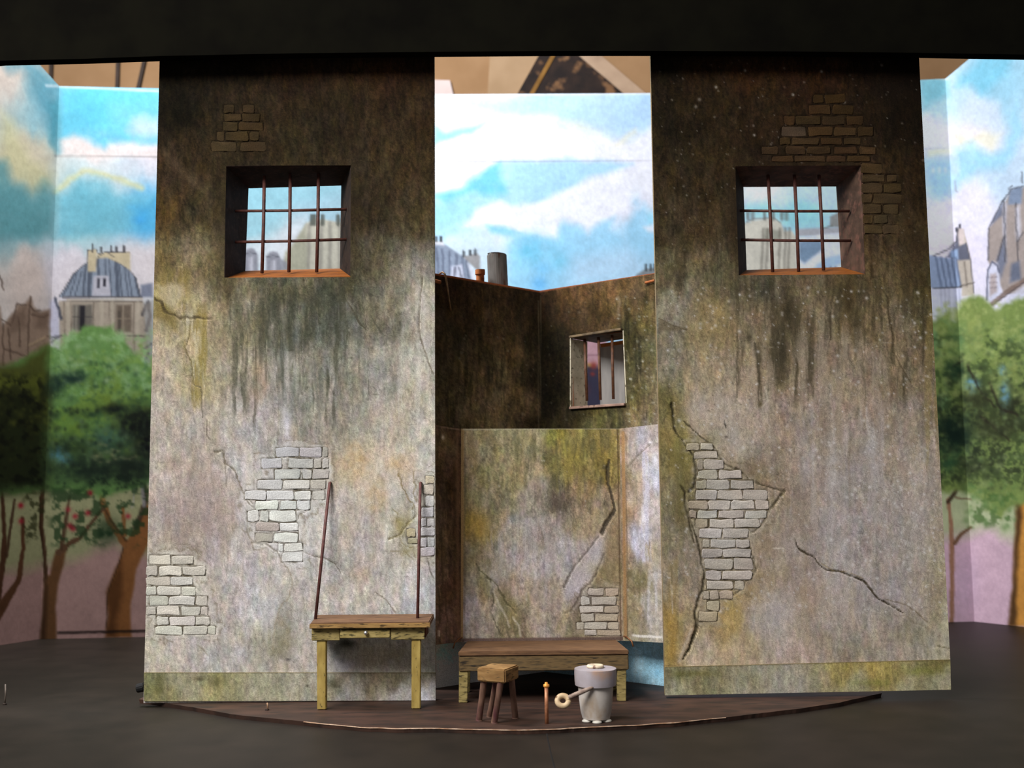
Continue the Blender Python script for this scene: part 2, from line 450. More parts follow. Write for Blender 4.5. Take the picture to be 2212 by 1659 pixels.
BR_LOW_L = rows(310, 1170, 6.635, [
    (200, 325, [(85, 390), (415, 715)]), (355, 485, [(42, 195), (215, 550), (575, 890)]), (510, 620, [(42, 375), (395, 700)]),
    (645, 765, [(42, 180), (205, 525), (550, 745)]), (785, 910, [(90, 350), (370, 735), (755, 915)]),
    (935, 1050, [(42, 178), (195, 515), (540, 808), (825, 920)]), (1075, 1195, [(190, 355), (372, 740), (760, 945)]),
    (1215, 1330, [(175, 555), (575, 910), (925, 1035)])])
BR_EDGE_L = rows(840, 1000, 6.38, [
    (185, 285, [(505, 620)]), (305, 435, [(478, 620)]), (455, 595, [(510, 622)]), (615, 735, [(455, 622)]),
    (760, 872, [(452, 515), (528, 625)]), (890, 1010, [(448, 625)]), (1030, 1150, [(445, 520), (535, 625)]),
    (1170, 1285, [(445, 625)]), (905, 1020, [(250, 365)]), (1040, 1110, [(265, 390)])])
BR_TOP_R = rows(1640, 190, 5.184, [
    (72, 170, [(610, 715), (735, 960)]), (190, 290, [(560, 800), (825, 1050)]), (315, 410, [(280, 395), (415, 690), (710, 950), (985, 1160)]),
    (440, 535, [(255, 525), (555, 815), (840, 1080), (1105, 1280)]), (560, 635, [(230, 345), (370, 670), (695, 920), (945, 1130)]),
    (660, 740, [(30, 210), (300, 520), (540, 800), (845, 1095), (1130, 1310)]), (765, 825, [(150, 380), (400, 740), (760, 965), (985, 1240)]),
    (850, 955, [(1145, 1370)]), (975, 1050, [(1150, 1410), (1430, 1540)]), (1070, 1170, [(1150, 1380), (1395, 1585)]),
    (1190, 1285, [(1152, 1260), (1280, 1590)]), (1305, 1405, [(1160, 1370), (1395, 1560)]), (1425, 1515, [(1165, 1270), (1290, 1440)]),
    (1540, 1630, [(1180, 1370), (1390, 1560)])])
BR_MID_R = rows(1460, 930, 6.6375, [
    (185, 280, [(155, 335), (360, 530)]), (300, 400, [(270, 590)]), (418, 550, [(310, 385), (408, 680)]), (575, 690, [(335, 590), (618, 940)]),
    (715, 840, [(290, 430), (450, 760), (782, 1110)]), (858, 985, [(285, 585), (605, 955), (975, 1310)]),
    (1005, 1130, [(190, 455), (470, 780), (800, 1120), (1140, 1330)]), (1150, 1255, [(195, 295), (312, 595), (612, 975), (995, 1300)]),
    (1275, 1390, [(285, 460), (478, 830), (847, 1200)]), (1415, 1540, [(350, 655), (680, 1035)])]) + rows(1460, 1150, 5.72, [
    (87, 188, [(335, 412), (430, 735), (752, 915)]), (208, 308, [(330, 570), (587, 925)]), (327, 455, [(360, 697), (715, 950)]),
    (475, 585, [(375, 555), (575, 940)]), (602, 702, [(385, 708), (727, 840)]), (722, 825, [(345, 410), (422, 525), (540, 700)]),
    (845, 965, [(390, 540)]), (982, 1100, [(285, 510)])])
BR_ALC = rows(1220, 1240, 11.06, [
    (345, 515, [(570, 920), (975, 1270)]), (548, 742, [(390, 590), (635, 1230)]), (772, 922, [(370, 920), (960, 1280)]),
    (958, 1130, [(390, 700), (740, 1260)]), (1155, 1318, [(290, 450), (470, 1000), (1040, 1290)]), (1345, 1465, [(490, 755), (785, 1330)])])

def recess(p, rects, mortar, pad=2.2, depth=.007, alpha=.85, seed=0, name=None, halo=None):
    """sink the bed of the exposed courses and draw its broken, uneven joints"""
    if halo is not None:                                         # thin old limewash round the bare patch
        far = np.full(p.X.shape, 99.0)
        for (x0, x1, y0, y1) in rects:
            sl = p.sub(x0 - 24, x1 + 24, y0 - 24, y1 + 24)
            if not sl: continue
            X, Y = p.warped(sl, 14, 16, seed + 2)
            far[sl] = np.minimum(far[sl], np.maximum(np.maximum(x0 - X, X - x1), np.maximum(y0 - Y, Y - y1)))
        n = fbm(p.X / 13, p.Y / 11, seed + 6, 3)
        p.mix(halo, sstep(15, 0, far) * np.clip(.2 + 1.1 * (n - .25), 0, .8))
        p.mix((104, 94, 76), np.exp(-((far - 12) / 2.0) ** 2) * .5 * sstep(.42, .62, n))
    if name: PAINTINGS[name] = (p.X, p.Y, p.C.copy())
    rr = random.Random(seed)
    for (x0, x1, y0, y1) in rects:
        sl = p.sub(x0 - 6, x1 + 6, y0 - 6, y1 + 6)
        if not sl: continue
        X, Y = p.warped(sl, 2.2, 11, seed)
        ox, oy = np.maximum(x0 - X, X - x1), np.maximum(y0 - Y, Y - y1)
        d = np.maximum(ox, oy)                                   # < 0 inside the brick
        k = np.clip((pad - d) / 1.6 + .5, 0, 1)
        n = fbm(p.X[sl] / 26, p.Y[sl] / 16, seed + 3, 3)
        side = np.where(oy > ox, np.where(Y > (y0 + y1) / 2, 1.0, .8), .75) # beds are drawn heavier than the uprights
        p.mix(mortar, k * np.clip(alpha * side * (.25 + 1.5 * sstep(.32, .66, n)), 0, 1), sl)
        p.D[sl] = np.maximum(p.D[sl], (d < pad * .5) * depth)

PAINTED = paint_material('scene_paint')
WALL_GAIN = 1.0

# ------------------------------------------------------------------ the floor, the room
def rough_floor():
    m, nt, b = principled('floor_black', .5, .2)
    tc = nt.nodes.new('ShaderNodeTexCoord'); no = nt.nodes.new('ShaderNodeTexNoise'); no.inputs['Scale'].default_value = 3.0; no.inputs['Detail'].default_value = 6
    nt.links.new(tc.outputs['Object'], no.inputs['Vector'])
    cr = nt.nodes.new('ShaderNodeValToRGB'); cr.color_ramp.elements[0].position = .3; cr.color_ramp.elements[1].position = .75
    cr.color_ramp.elements[0].color = (*lin((27, 22, 17)), 1); cr.color_ramp.elements[1].color = (*lin((38, 31, 25)), 1)
    nt.links.new(no.outputs['Fac'], cr.inputs['Fac']); nt.links.new(cr.outputs['Color'], b.inputs['Base Color'])
    n2 = nt.nodes.new('ShaderNodeTexNoise'); n2.inputs['Scale'].default_value = 60; nt.links.new(tc.outputs['Object'], n2.inputs['Vector'])
    bp = nt.nodes.new('ShaderNodeBump'); bp.inputs['Strength'].default_value = .12; bp.inputs['Distance'].default_value = .004
    nt.links.new(n2.outputs['Fac'], bp.inputs['Height']); nt.links.new(bp.outputs['Normal'], b.inputs['Normal'])
    return m
FLOOR_Z = -0.03
floor = MB().box(-18, 18, -7.4, 9.6, FLOOR_Z - .12, FLOOR_Z).build('floor', rough_floor())
floor['kind'] = 'structure'
joint = MB()
jp = [on_floor(x, y, FLOOR_Z) for x, y in ((1180, 1578), (1184, 1600), (1190, 1628), (1198, 1659), (1203, 1690))]
joint.tube([p + np.array([0, 0, -.003]) for p in jp], .006, 6)
joint.build('floor_joint', mottled('joint_dark', (18, 16, 15), (26, 23, 22)), floor)

room = MB().box(-18, 18, 9.6, 9.8, -.2, 13).build('wall_back', mottled('room_wall', (128, 97, 66), (138, 107, 76), 1.5, bump=0))
room['kind'] = 'structure'
dark_strip = mottled('strip_dark', (48, 38, 33), (60, 48, 42), 4, bump=0)
for x in (112, 256, 318):
    a, b = at(x, 105, 9.55), at(x - (28 if x == 318 else 4), 230, 9.55)
    MB().bar(a, b, .06, da=.05, db=.05).build('batten', dark_strip, room)

# ------------------------------------------------------------------ disc the set stands on
def disc():
    pts = [(300, 1510), (360, 1519), (420, 1528), (500, 1543), (580, 1551), (640, 1557), (720, 1565), (800, 1572), (880, 1573), (945, 1573), (1020, 1575),
           (1100, 1576), (1180, 1575), (1240, 1572), (1320, 1568), (1400, 1564), (1480, 1558), (1560, 1550), (1640, 1541), (1720, 1532), (1800, 1520), (1860, 1508), (1905, 1497)]
    rr = random.Random(4); P = []
    for (a, b) in zip(pts, pts[1:]):
        for k in range(10):
            t = k / 10; P.append((a[0] + (b[0] - a[0]) * t, a[1] + (b[1] - a[1]) * t + 1.6 * (float(vn(k / 10 * 2.0 + a[0] / 40, 0.0, 2)) - .5) + rr.uniform(-.12, .12)))
    P.append(pts[-1])
    front = [on_floor(x, y) for x, y in P]
    x0, x1 = front[0], front[-1]
    c = (x0 + x1) / 2; c[1] += 0.2; r = np.linalg.norm((x1 - x0)[:2]) / 2
    back = [np.array([c[0] + r * 1.0 * math.cos(a), c[1] + .1 + r * .95 * math.sin(a), 0]) for a in np.linspace(.08, math.pi - .08, 60)]
    ringp = front + back
    n = len(ringp)
    top = [tuple(p) for p in ringp]; bot = [(p[0], p[1], FLOOR_Z) for p in ringp]
    m = MB(); ctr = (float(c[0]), float(c[1]), 0.0)
    m.v = top + [(x * .997 + .003 * c[0], y * .997 + .003 * c[1], FLOOR_Z) for x, y, z in bot] + [ctr]
    m.f = [(i, (i + 1) % n, 2 * n) for i in range(n)] + [(i, i + n, (i + 1) % n + n, (i + 1) % n) for i in range(n)]
    o = m.build('stage_disc', mottled('disc_brown', (46, 31, 24), (68, 46, 36), 2.2, (1, 3, 1), rough=.6, spec=.3, c3=(38, 28, 23), scale3=5, lo3=.5, hi3=.7, bump=.1))
    e = MB(); fr = [p + np.array([0, -.001, -.003]) for p in front[52:172]]
    e.tube(fr, [.0026 + .0016 * float(vn(q[0] * 4, 0.0, 3)) for q in fr], 6)
    e.build('worn_rim', mottled('cut_card', (150, 112, 84), (205, 176, 150), 14, bump=0, c3=(120, 84, 62), scale3=5), o)['label'] = 'pale worn card edge'
    return tag(o, 'thin brown board disc with a ragged pale edge on the black floor under the set', 'stage disc')
disc()

# ------------------------------------------------------------------ black header across the top
hb = [(-80, 138), (0, 131), (180, 127), (345, 121), (640, 115), (938, 112), (1200, 110), (1405, 110), (1700, 111), (1985, 114), (2212, 118), (2300, 120)]
m = MB()
v = []
for (x, y) in hb:
    p = at(x, y, -.22); v += [(p[0], p[1], p[2]), (p[0], p[1], 9.0), (p[0], p[1] + .1, p[2]), (p[0], p[1] + .1, 9.0)]  # carried up out of view to keep the front lamp off the backdrop
f = []
for i in range(len(hb) - 1):
    a, b = i * 4, i * 4 + 4
    f += [(a, b, b + 1, a + 1), (a + 2, a + 3, b + 3, b + 2), (a, a + 2, b + 2, b), (a + 1, b + 1, b + 3, a + 3)]
k = (len(hb) - 1) * 4
f += [(0, 1, 3, 2), (k, k + 2, k + 3, k + 1)]
m.v, m.f = v, f
BLACK = mottled('proscenium_black', (11, 10, 8), (15, 14, 10), 3, rough=.9, spec=.0, bump=.05)
PRO = m.build('proscenium', BLACK)
tag(PRO, 'black proscenium board hanging across the whole top of the stage', 'proscenium')
for s_ in (-1, 1):                                                # unseen side boards, added to shade the left of the backdrop
    MB().box(min(s_ * 4.25, s_ * 9), max(s_ * 4.25, s_ * 9), -.22, -.12, FLOOR_Z, 9.0).build('side_blocker', BLACK, PRO)

# ------------------------------------------------------------------ left scenery wall
def paint_left(p):
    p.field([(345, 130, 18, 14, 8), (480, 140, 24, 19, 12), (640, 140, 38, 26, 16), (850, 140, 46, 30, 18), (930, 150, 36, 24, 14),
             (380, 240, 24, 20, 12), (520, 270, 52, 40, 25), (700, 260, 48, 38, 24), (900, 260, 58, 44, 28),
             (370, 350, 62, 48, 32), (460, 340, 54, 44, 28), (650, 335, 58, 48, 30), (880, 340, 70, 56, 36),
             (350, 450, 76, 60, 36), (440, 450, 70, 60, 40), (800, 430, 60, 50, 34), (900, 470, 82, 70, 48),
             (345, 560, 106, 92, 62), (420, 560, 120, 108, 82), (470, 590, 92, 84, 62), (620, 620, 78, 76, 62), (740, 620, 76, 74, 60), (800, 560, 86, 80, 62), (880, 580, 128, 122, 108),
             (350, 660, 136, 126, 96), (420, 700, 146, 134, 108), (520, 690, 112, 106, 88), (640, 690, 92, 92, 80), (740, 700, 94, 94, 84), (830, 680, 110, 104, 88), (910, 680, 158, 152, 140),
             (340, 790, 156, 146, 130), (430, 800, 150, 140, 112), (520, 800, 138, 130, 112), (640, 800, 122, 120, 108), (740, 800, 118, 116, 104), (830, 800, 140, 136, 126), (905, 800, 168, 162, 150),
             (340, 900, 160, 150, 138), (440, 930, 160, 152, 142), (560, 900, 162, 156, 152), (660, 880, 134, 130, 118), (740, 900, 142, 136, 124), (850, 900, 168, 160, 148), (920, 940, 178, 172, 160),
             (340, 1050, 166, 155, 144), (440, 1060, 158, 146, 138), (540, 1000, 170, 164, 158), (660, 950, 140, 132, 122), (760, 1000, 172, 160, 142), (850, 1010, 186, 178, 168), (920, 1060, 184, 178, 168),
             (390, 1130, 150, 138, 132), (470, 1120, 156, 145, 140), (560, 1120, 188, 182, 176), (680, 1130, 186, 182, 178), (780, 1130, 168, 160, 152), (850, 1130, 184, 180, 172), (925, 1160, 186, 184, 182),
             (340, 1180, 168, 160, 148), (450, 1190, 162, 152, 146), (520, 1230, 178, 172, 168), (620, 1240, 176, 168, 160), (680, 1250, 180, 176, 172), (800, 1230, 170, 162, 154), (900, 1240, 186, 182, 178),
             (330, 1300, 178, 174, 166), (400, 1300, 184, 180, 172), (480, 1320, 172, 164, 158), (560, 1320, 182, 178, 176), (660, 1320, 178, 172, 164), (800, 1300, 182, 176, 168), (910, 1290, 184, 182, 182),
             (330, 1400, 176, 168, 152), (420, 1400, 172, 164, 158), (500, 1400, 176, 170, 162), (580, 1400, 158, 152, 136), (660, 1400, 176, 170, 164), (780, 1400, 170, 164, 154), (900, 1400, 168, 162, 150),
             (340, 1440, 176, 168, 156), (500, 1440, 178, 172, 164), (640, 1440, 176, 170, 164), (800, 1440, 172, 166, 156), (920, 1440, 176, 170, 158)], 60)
    X, Y = p.X, p.Y
    p.mul(1 - .30 * (1 - sstep(420, 660, Y)) * sstep(150, 230, Y))  # paint darkened below the header so its shadow edge blends in
    p.weather(1.0, 1)
    # damp running down from the sill, pale salts between the runs
    p.streak((62, 62, 50), 470, 800, 600, 960, .62, 11, 150, 3, .46, 50)
    p.streak((50, 52, 42), 500, 760, 600, 780, .5, 16, 120, 5, .44, 40)
    p.streak((84, 88, 84), 560, 820, 640, 940, .5, 20, 200, 8, .5, 60)
    p.streak((176, 170, 164), 560, 660, 760, 1010, .6, 13, 130, 6, .5, 30)
    p.streak((190, 186, 178), 840, 940, 560, 1040, .45, 16, 180, 9, .48, 25)
    p.streak((120, 104, 48), 390, 460, 640, 900, .6, 14, 170, 2, .42, 20)
    p.streak((112, 98, 50), 335, 420, 560, 700, .5, 22, 90, 4, .42, 20)
    p.streak((96, 74, 36), 335, 400, 420, 600, .4, 20, 90, 10, .45, 20)
    p.streak((178, 170, 150), 380, 440, 640, 800, .6, 9, 70, 12, .5, 12)
    p.streak((150, 140, 130), 440, 560, 1040, 1440, .35, 12, 150, 11, .5, 30)
    p.streak((196, 192, 190), 480, 700, 1000, 1440, .45, 15, 120, 13, .52, 40)
    p.streak((196, 192, 186), 720, 940, 960, 1340, .4, 17, 120, 1, .5, 40)
    for (x, y, rx, ry, c, a) in [(560, 830, 20, 60, (170, 130, 110), .25), (770, 990, 30, 40, (190, 150, 95), .4), (860, 1000, 34, 30, (186, 150, 100), .4), (812, 1070, 26, 40, (182, 146, 96), .45),
                                 (400, 1130, 60, 90, (140, 124, 118), .35), (450, 1060, 45, 90, (146, 130, 122), .3), (620, 920, 10, 60, (200, 196, 205), .6), (640, 1200, 26, 26, (205, 204, 205), .8),
                                 (775, 1240, 20, 14, (186, 150, 120), .4), (870, 1130, 26, 34, (128, 116, 62), .55), (885, 1190, 26, 26, (132, 120, 70), .5), (615, 1370, 22, 60, (128, 120, 92), .55),
                                 (600, 1410, 22, 26, (120, 112, 84), .4), (735, 1395, 26, 18, (70, 74, 66), .6), (725, 1420, 16, 24, (88, 96, 98), .6), (752, 1390, 16, 9, (44, 46, 40), .7), (740, 1428, 5, 5, (50, 50, 52), .7),
                                 (622, 1425, 5, 3, (60, 56, 56), .8), (830, 1420, 90, 30, (140, 130, 104), .45), (750, 1440, 30, 20, (186, 182, 190), .6), (350, 1190, 30, 14, (182, 176, 162), .5),
                                 (372, 1250, 60, 60, (186, 182, 172), .35), (385, 1340, 60, 50, (190, 186, 178), .35), (620, 1080, 80, 90, (192, 190, 186), .35)]:
        p.blob(c, x, y, rx, ry, a, .6, int(x) % 11)
    # faded scrape at upper left, moss at the cracked corner
    p.line((108, 88, 66), [(352, 322, 6), (378, 355, 22), (420, 395, 18), (445, 420, 4)], 12, .28, 14, 4)
    p.poly((92, 78, 36), [(330, 645), (360, 648), (390, 690), (385, 720), (345, 690), (330, 680)], 8, 6, .55)
    p.poly((170, 160, 136), [(338, 618), (395, 612), (400, 640), (372, 668), (345, 650)], 6, 8, .5, 14)
    dk = (58, 50, 36)
    Z = lambda *q: zoomed(300, 600, 3.318, q)
    p.line(dk, Z((120, 150, 5), (165, 180, 7), (190, 250, 5), (265, 268, 3), (300, 292, 4), (370, 285, 5), (520, 294, 4)), 4, .7, 3, 5, 9, depth=.008)
    p.line((88, 78, 50), Z((372, 290), (362, 420), (328, 500), (378, 600), (385, 700), (395, 770)), 2.4, .75, 2, 3, depth=.006)
    p.line((92, 84, 62), Z((385, 700), (330, 706)), 2, .6)
    p.line((80, 76, 66), Z((395, 770), (448, 788), (452, 850), (455, 1000)), 2, .8, 1.5, 1.5, depth=.006)
    p.line((88, 80, 70), Z((490, 1020), (486, 1130), (515, 1165)), 2, .8, depth=.004)
    p.line((96, 88, 72), Z((545, 1250, 5), (600, 1240, 3), (620, 1330, 4), (690, 1380, 2), (710, 1460, 2.4), (750, 1540, 3), (840, 1650, 2)), 3, .7, 2, 3, 10, depth=.008)
    p.line((96, 88, 78), Z((610, 1220), (628, 1500)), 2, .6)
    p.line((70, 66, 54), Z((1480, 150, 1), (1540, 240, 4), (1590, 340, 5), (1640, 380, 2)), 3, .7, 2, 2, depth=.006)
    p.line((66, 66, 56), Z((1660, 270, 2), (1715, 360, 3), (1760, 415, 1)), 2, .7, 2, 1)
    p.line((70, 68, 60), Z((1645, 735), (1645, 830), (1720, 838)), 1.6, .5)
    p.line((94, 86, 72), Z((2035, 0), (2010, 200), (2015, 420), (2060, 560), (2112, 690)), 2.4, .75, 1.8, 2, depth=.008)
    for x0, y0, y1 in ((700, 420, 780), (1030, 420, 860), (1352, 640, 900), (1440, 10, 420), (650, 120, 380), (905, 300, 520), (1320, 0, 300), (1245, 760, 960)):
        p.line((66, 68, 56), Z((x0, y0, 1), (x0 + 6, (y0 + y1) / 2, 4), (x0 + 3, y1, 1)), 3, .55, 3, 2)
    p.line((110, 100, 84), [(707, 960), (709, 1040)], 1.6, .35); p.line((112, 104, 90), [(602, 880), (601, 962)], 2.2, .6, 2, 1.5)
    Z = lambda *q: zoomed(300, 1050, 3.0167, q)
    cr = (104, 96, 82)
    p.line(cr, Z((665, 10), (690, 80), (735, 130), (790, 200)), 2.2, .8, 1.6, 2, depth=.008)
    p.line(cr, Z((705, 140), (702, 240), (700, 300), (735, 350), (770, 380)), 2, .5, 1.6, 3)
    p.line(cr, Z((1130, 50), (1110, 150), (1045, 190), (1018, 240), (1035, 290), (1050, 400), (1080, 430)), 2.2, .65, 1.6, 3, depth=.006)
    p.line(cr, Z((740, 372), (830, 384), (900, 420), (930, 490), (965, 530)), 2.2, .75, 1.6, 3, depth=.008)
    p.line((142, 128, 108), Z((970, 530), (1000, 620), (980, 720), (915, 800), (890, 900), (870, 1060)), 2.2, .6, 2, 3)
    p.line((86, 80, 68), Z((1080, 430, 1.5), (1130, 460, 2), (1200, 462, 3), (1270, 505, 3), (1320, 570, 1.5)), 2.4, .8, 1.6, 3, depth=.006)
    p.line(cr, Z((1540, 690), (1610, 740), (1650, 790), (1672, 830)), 2, .75, 1.6, 2)
    p.line((98, 88, 52), Z((1825, 165, 2), (1750, 245, 3), (1705, 310, 4), (1630, 350, 3)), 3, .75, 1.8, 4, 9, depth=.006)
    p.line((110, 100, 62), Z((1650, 150), (1690, 180), (1680, 230)), 2, .5, 1.6, 2)
    p.line((104, 92, 58), Z((1700, 310), (1715, 370), (1760, 400), (1830, 400)), 2.4, .6, 1.6, 4)
    p.line((116, 106, 78), Z((1640, 422), (1730, 425), (1790, 480)), 2, .6, 1.6, 3)
    p.line((92, 84, 70), Z((1840, 440), (1930, 468)), 2.4, .7); p.line((92, 88, 80), Z((1880, 470), (1900, 560), (1922, 600)), 2, .8)
    p.line((106, 92, 56), [(862, 1022), (868, 1048), (882, 1078), (894, 1088), (890, 1100)], 2.6, .7, 1.8, 4, 8); p.line((110, 98, 66), [(896, 1015), (893, 1040), (899, 1050)], 2, .6, 1.6, 3)
    p.line((106, 92, 56), [(900, 1050), (893, 1065), (898, 1082)], 2.4, .6, 1.8, 3)
    p.line((120, 112, 96), [(928, 1008), (939, 1000)], 2, .6)
    p.line((118, 108, 92), Z((380, 1035, 1), (420, 1065, 4), (455, 1108, 1)), 3, .5, 2, 2)
    p.line((112, 104, 92), Z((735, 1080, 1), (700, 1130, 3), (690, 1160, 1)), 2, .4, 2, 2)
    p.line((110, 100, 88), [(320, 1197), (360, 1191), (378, 1178), (410, 1175), (420, 1190)], 2, .5, 1.6, 2)
    # slightly darker, dirty ring round the window
    for (x, y) in ((487, 480), (757, 480)):
        p.blob((40, 32, 20), x, y, 26, 140, .45, .2)
    recess(p, BR_TOP_L, (26, 20, 12), 2.0, seed=1, alpha=.6, name='left')
    recess(p, BR_MID_L, (98, 92, 80), 1.6, seed=2, halo=(190, 188, 184))
    recess(p, BR_LOW_L, (100, 92, 78), 1.6, seed=3, halo=(190, 186, 174))
    recess(p, BR_EDGE_L, (104, 98, 88), 1.6, seed=4, alpha=.75, halo=(180, 174, 160))
    p.mottle(.10, 3.2, 5, 1.6)
    p.dots((60, 56, 46), 260, 330, 940, 640, 1440, .9, 2.0, .5, 2)
    p.dots((200, 196, 186), 200, 330, 940, 600, 1440, .9, 2.0, .4, 3)

def skirt_left(p):
    p.field([(330, 1480, 120, 116, 62), (360, 1500, 138, 130, 80), (400, 1480, 146, 140, 104), (470, 1480, 142, 134, 76), (480, 1500, 150, 142, 92), (560, 1480, 152, 146, 112),
             (660, 1480, 156, 150, 126), (720, 1480, 134, 128, 100), (740, 1500, 168, 162, 150), (800, 1465, 128, 112, 84), (860, 1480, 120, 108, 76), (860, 1505, 176, 170, 160), (930, 1500, 196, 194, 196), (930, 1465, 130, 118, 92)], 40)
    p.C = p.C * .68 + p.C.mean(-1, keepdims=True) * .32 + 6; p.weather(.9, 3)
    p.blob((84, 82, 46), 345, 1480, 12, 20, .5, .6); p.blob((80, 76, 48), 465, 1470, 16, 14, .5, .6); p.blob((66, 62, 44), 722, 1478, 14, 12, .6, .5)
    p.blob((54, 48, 40), 664, 1482, 3, 3, .9, 0); p.blob((70, 62, 44), 430, 1466, 16, 5, .6, .5)
    p.mottle(.1, 4, 3)
    p.line((84, 74, 52), [(310, 1453), (942, 1453)], 2.5, .7, 2, 1.5)

def lc_top(x, y):
    t = np.clip((y - 225) / 100, 0, 1); return (62 + 30 * t, 50 + 26 * t, 30 + 18 * t)
def lc_mid(x, y):
    t = np.clip((y - 960) / 120, 0, 1); base = np.array([176, 176, 178]) * (1 - t) + np.array([216, 218, 214]) * t
    if x > 680: base = base * .93 + np.array([2, 0, -2])
    if y > 1130 and x < 600: base = np.array([168, 160, 148])
    if x < 548 and y < 1140 and y > 1100: base = np.array([162, 154, 142])
    return base
def lc_low(x, y): return (206, 203, 192) if x > 330 else (190, 186, 174)
def lc_edge(x, y):
    if x < 905: return (168, 158, 120)
    return (190, 176, 154) if y < 1070 else (188, 186, 188)

LEFT = empty('scenery_wall', tuple(at(625, 1514, .02)))
tag(LEFT, 'tall grimy plaster scenery wall with a barred window, behind the yellow table, left of the gap', 'scenery wall', 'painted scenery walls')
lc = [at(346.5, 60, 0), at(938, 60, 0), at(941, 1513, 0), at(310, 1515, 0)]
lc[2][2] = 0.002; lc[3][2] = 0.002
HOLE_L = [(487, 359), (758, 356), (757, 597), (486, 601)]
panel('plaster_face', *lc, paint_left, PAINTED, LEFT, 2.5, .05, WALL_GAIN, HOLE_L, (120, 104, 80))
def skirt(name, x0, y0, x1, y1, yb0, yb1, paintf, parent):
    q = [at(x0, y0, -.014), at(x1, y1, -.014), at(x1 + (1 if x1 > 1500 else 0), yb1, -.014), at(x0, yb0, -.014)]
    for k in (2, 3): q[k][2] = max(q[k][2], .003)
    o = panel(name, *q, paintf, PAINTED, parent, 2.8, .013, WALL_GAIN, None, (120, 108, 74)); o['label'] = 'greenish skirting strip along the foot'
skirt('skirting', 311, 1453, 941, 1453, 1515, 1513, skirt_left, LEFT)
bricks(BR_TOP_L, 0, LEFT, PAINTED, lc_top, WALL_GAIN, .002, seed=1, face='left', keep=.7)
bricks(BR_MID_L, 0, LEFT, PAINTED, lc_mid, WALL_GAIN, .0025, seed=2, face='left', keep=.35)
bricks(BR_LOW_L, 0, LEFT, PAINTED, lc_low, WALL_GAIN, .0025, seed=3, face='left', keep=.35)
bricks(BR_EDGE_L, 0, LEFT, PAINTED, lc_edge, WALL_GAIN, .0025, seed=4, face='left', keep=.35)

# reveals, sill and bars of the two barred windows
REVEAL = mottled('reveal_brown', (28, 19, 13), (46, 33, 24), 9, rough=.9, c3=(58, 42, 32), scale3=26, lo3=.52, hi3=.7)
REVEAL_R = mottled('reveal_umber', (58, 42, 32), (92, 70, 56), 7, rough=.9, c3=(104, 72, 60), scale3=20, lo3=.5, hi3=.7)
SILL = mottled('sill_warm_glow', (132, 74, 22), (156, 90, 30), 6, (1, 3, 1), rough=.7, c3=(96, 48, 24), scale3=14, lo3=.55, hi3=.7)  # orange-brown paint with the glow of warm lamplight mixed into the colour
IRON = mottled('bar_rust', (62, 34, 28), (88, 50, 40), 30, rough=.6, spec=.4)
def window(parent, outer, inner, Yr, bars_v, bars_h, Yb, right_mat, rad=.0138):
    root = MB()
    fo = [at(*p, .001) for p in outer]; ri = [at(*p, Yr) for p in inner]
    t = .012
    def slab(i, j, name, mat, par):
        a, b, c, d = fo[i], fo[j], ri[j], ri[i]
        n = np.cross(b - a, d - a); n /= np.linalg.norm(n)
        mid_hole = sum(fo) / 4
        if np.dot(n, mid_hole - (a + b) / 2) > 0: n = -n
        m = MB(); m.hexa([a, b, c, d, a + n * t, b + n * t, c + n * t, d + n * t])
        return m.build(name, mat, par)
    fr = slab(0, 1, 'window_frame', REVEAL if right_mat is None else REVEAL_R, parent)
    slab(3, 0, 'side_reveal', REVEAL, fr); slab(1, 2, 'side_reveal', right_mat or REVEAL, fr)
    s = slab(2, 3, 'sill', SILL, fr); s['label'] = 'orange-brown sill with a warm glow in its paint'
    for (x0, y0, x1, y1) in bars_v: MB().tube([at(x0, y0, Yb), at((x0 + x1) / 2 + .8, (y0 + y1) / 2, Yb), at(x1, y1, Yb)], rad, 10).build('bar', IRON, fr, smooth=True)
    for (x0, y0, x1, y1) in bars_h: MB().tube([at(x0, y0, Yb + .018), at((x0 + x1) / 2, (y0 + y1) / 2 + .8, Yb + .018), at(x1, y1, Yb + .018)], rad * .85, 10).build('bar', IRON, fr, smooth=True)
window(LEFT, HOLE_L, [(537, 407), (737, 401), (734, 580), (530, 585)], .42,
       [(571, 380, 566, 590), (627, 376, 624, 588), (688, 376, 684, 588)], [(508, 456, 749, 452), (508, 523, 749, 517)], .16, None)
clip = MB().tube([at(296, 1487, .03), at(312, 1484, .03)], .035, 12); clip.build('support_clip', mottled('clip_black', (14, 13, 13), (22, 20, 20)), LEFT, .005)
rehome(LEFT)

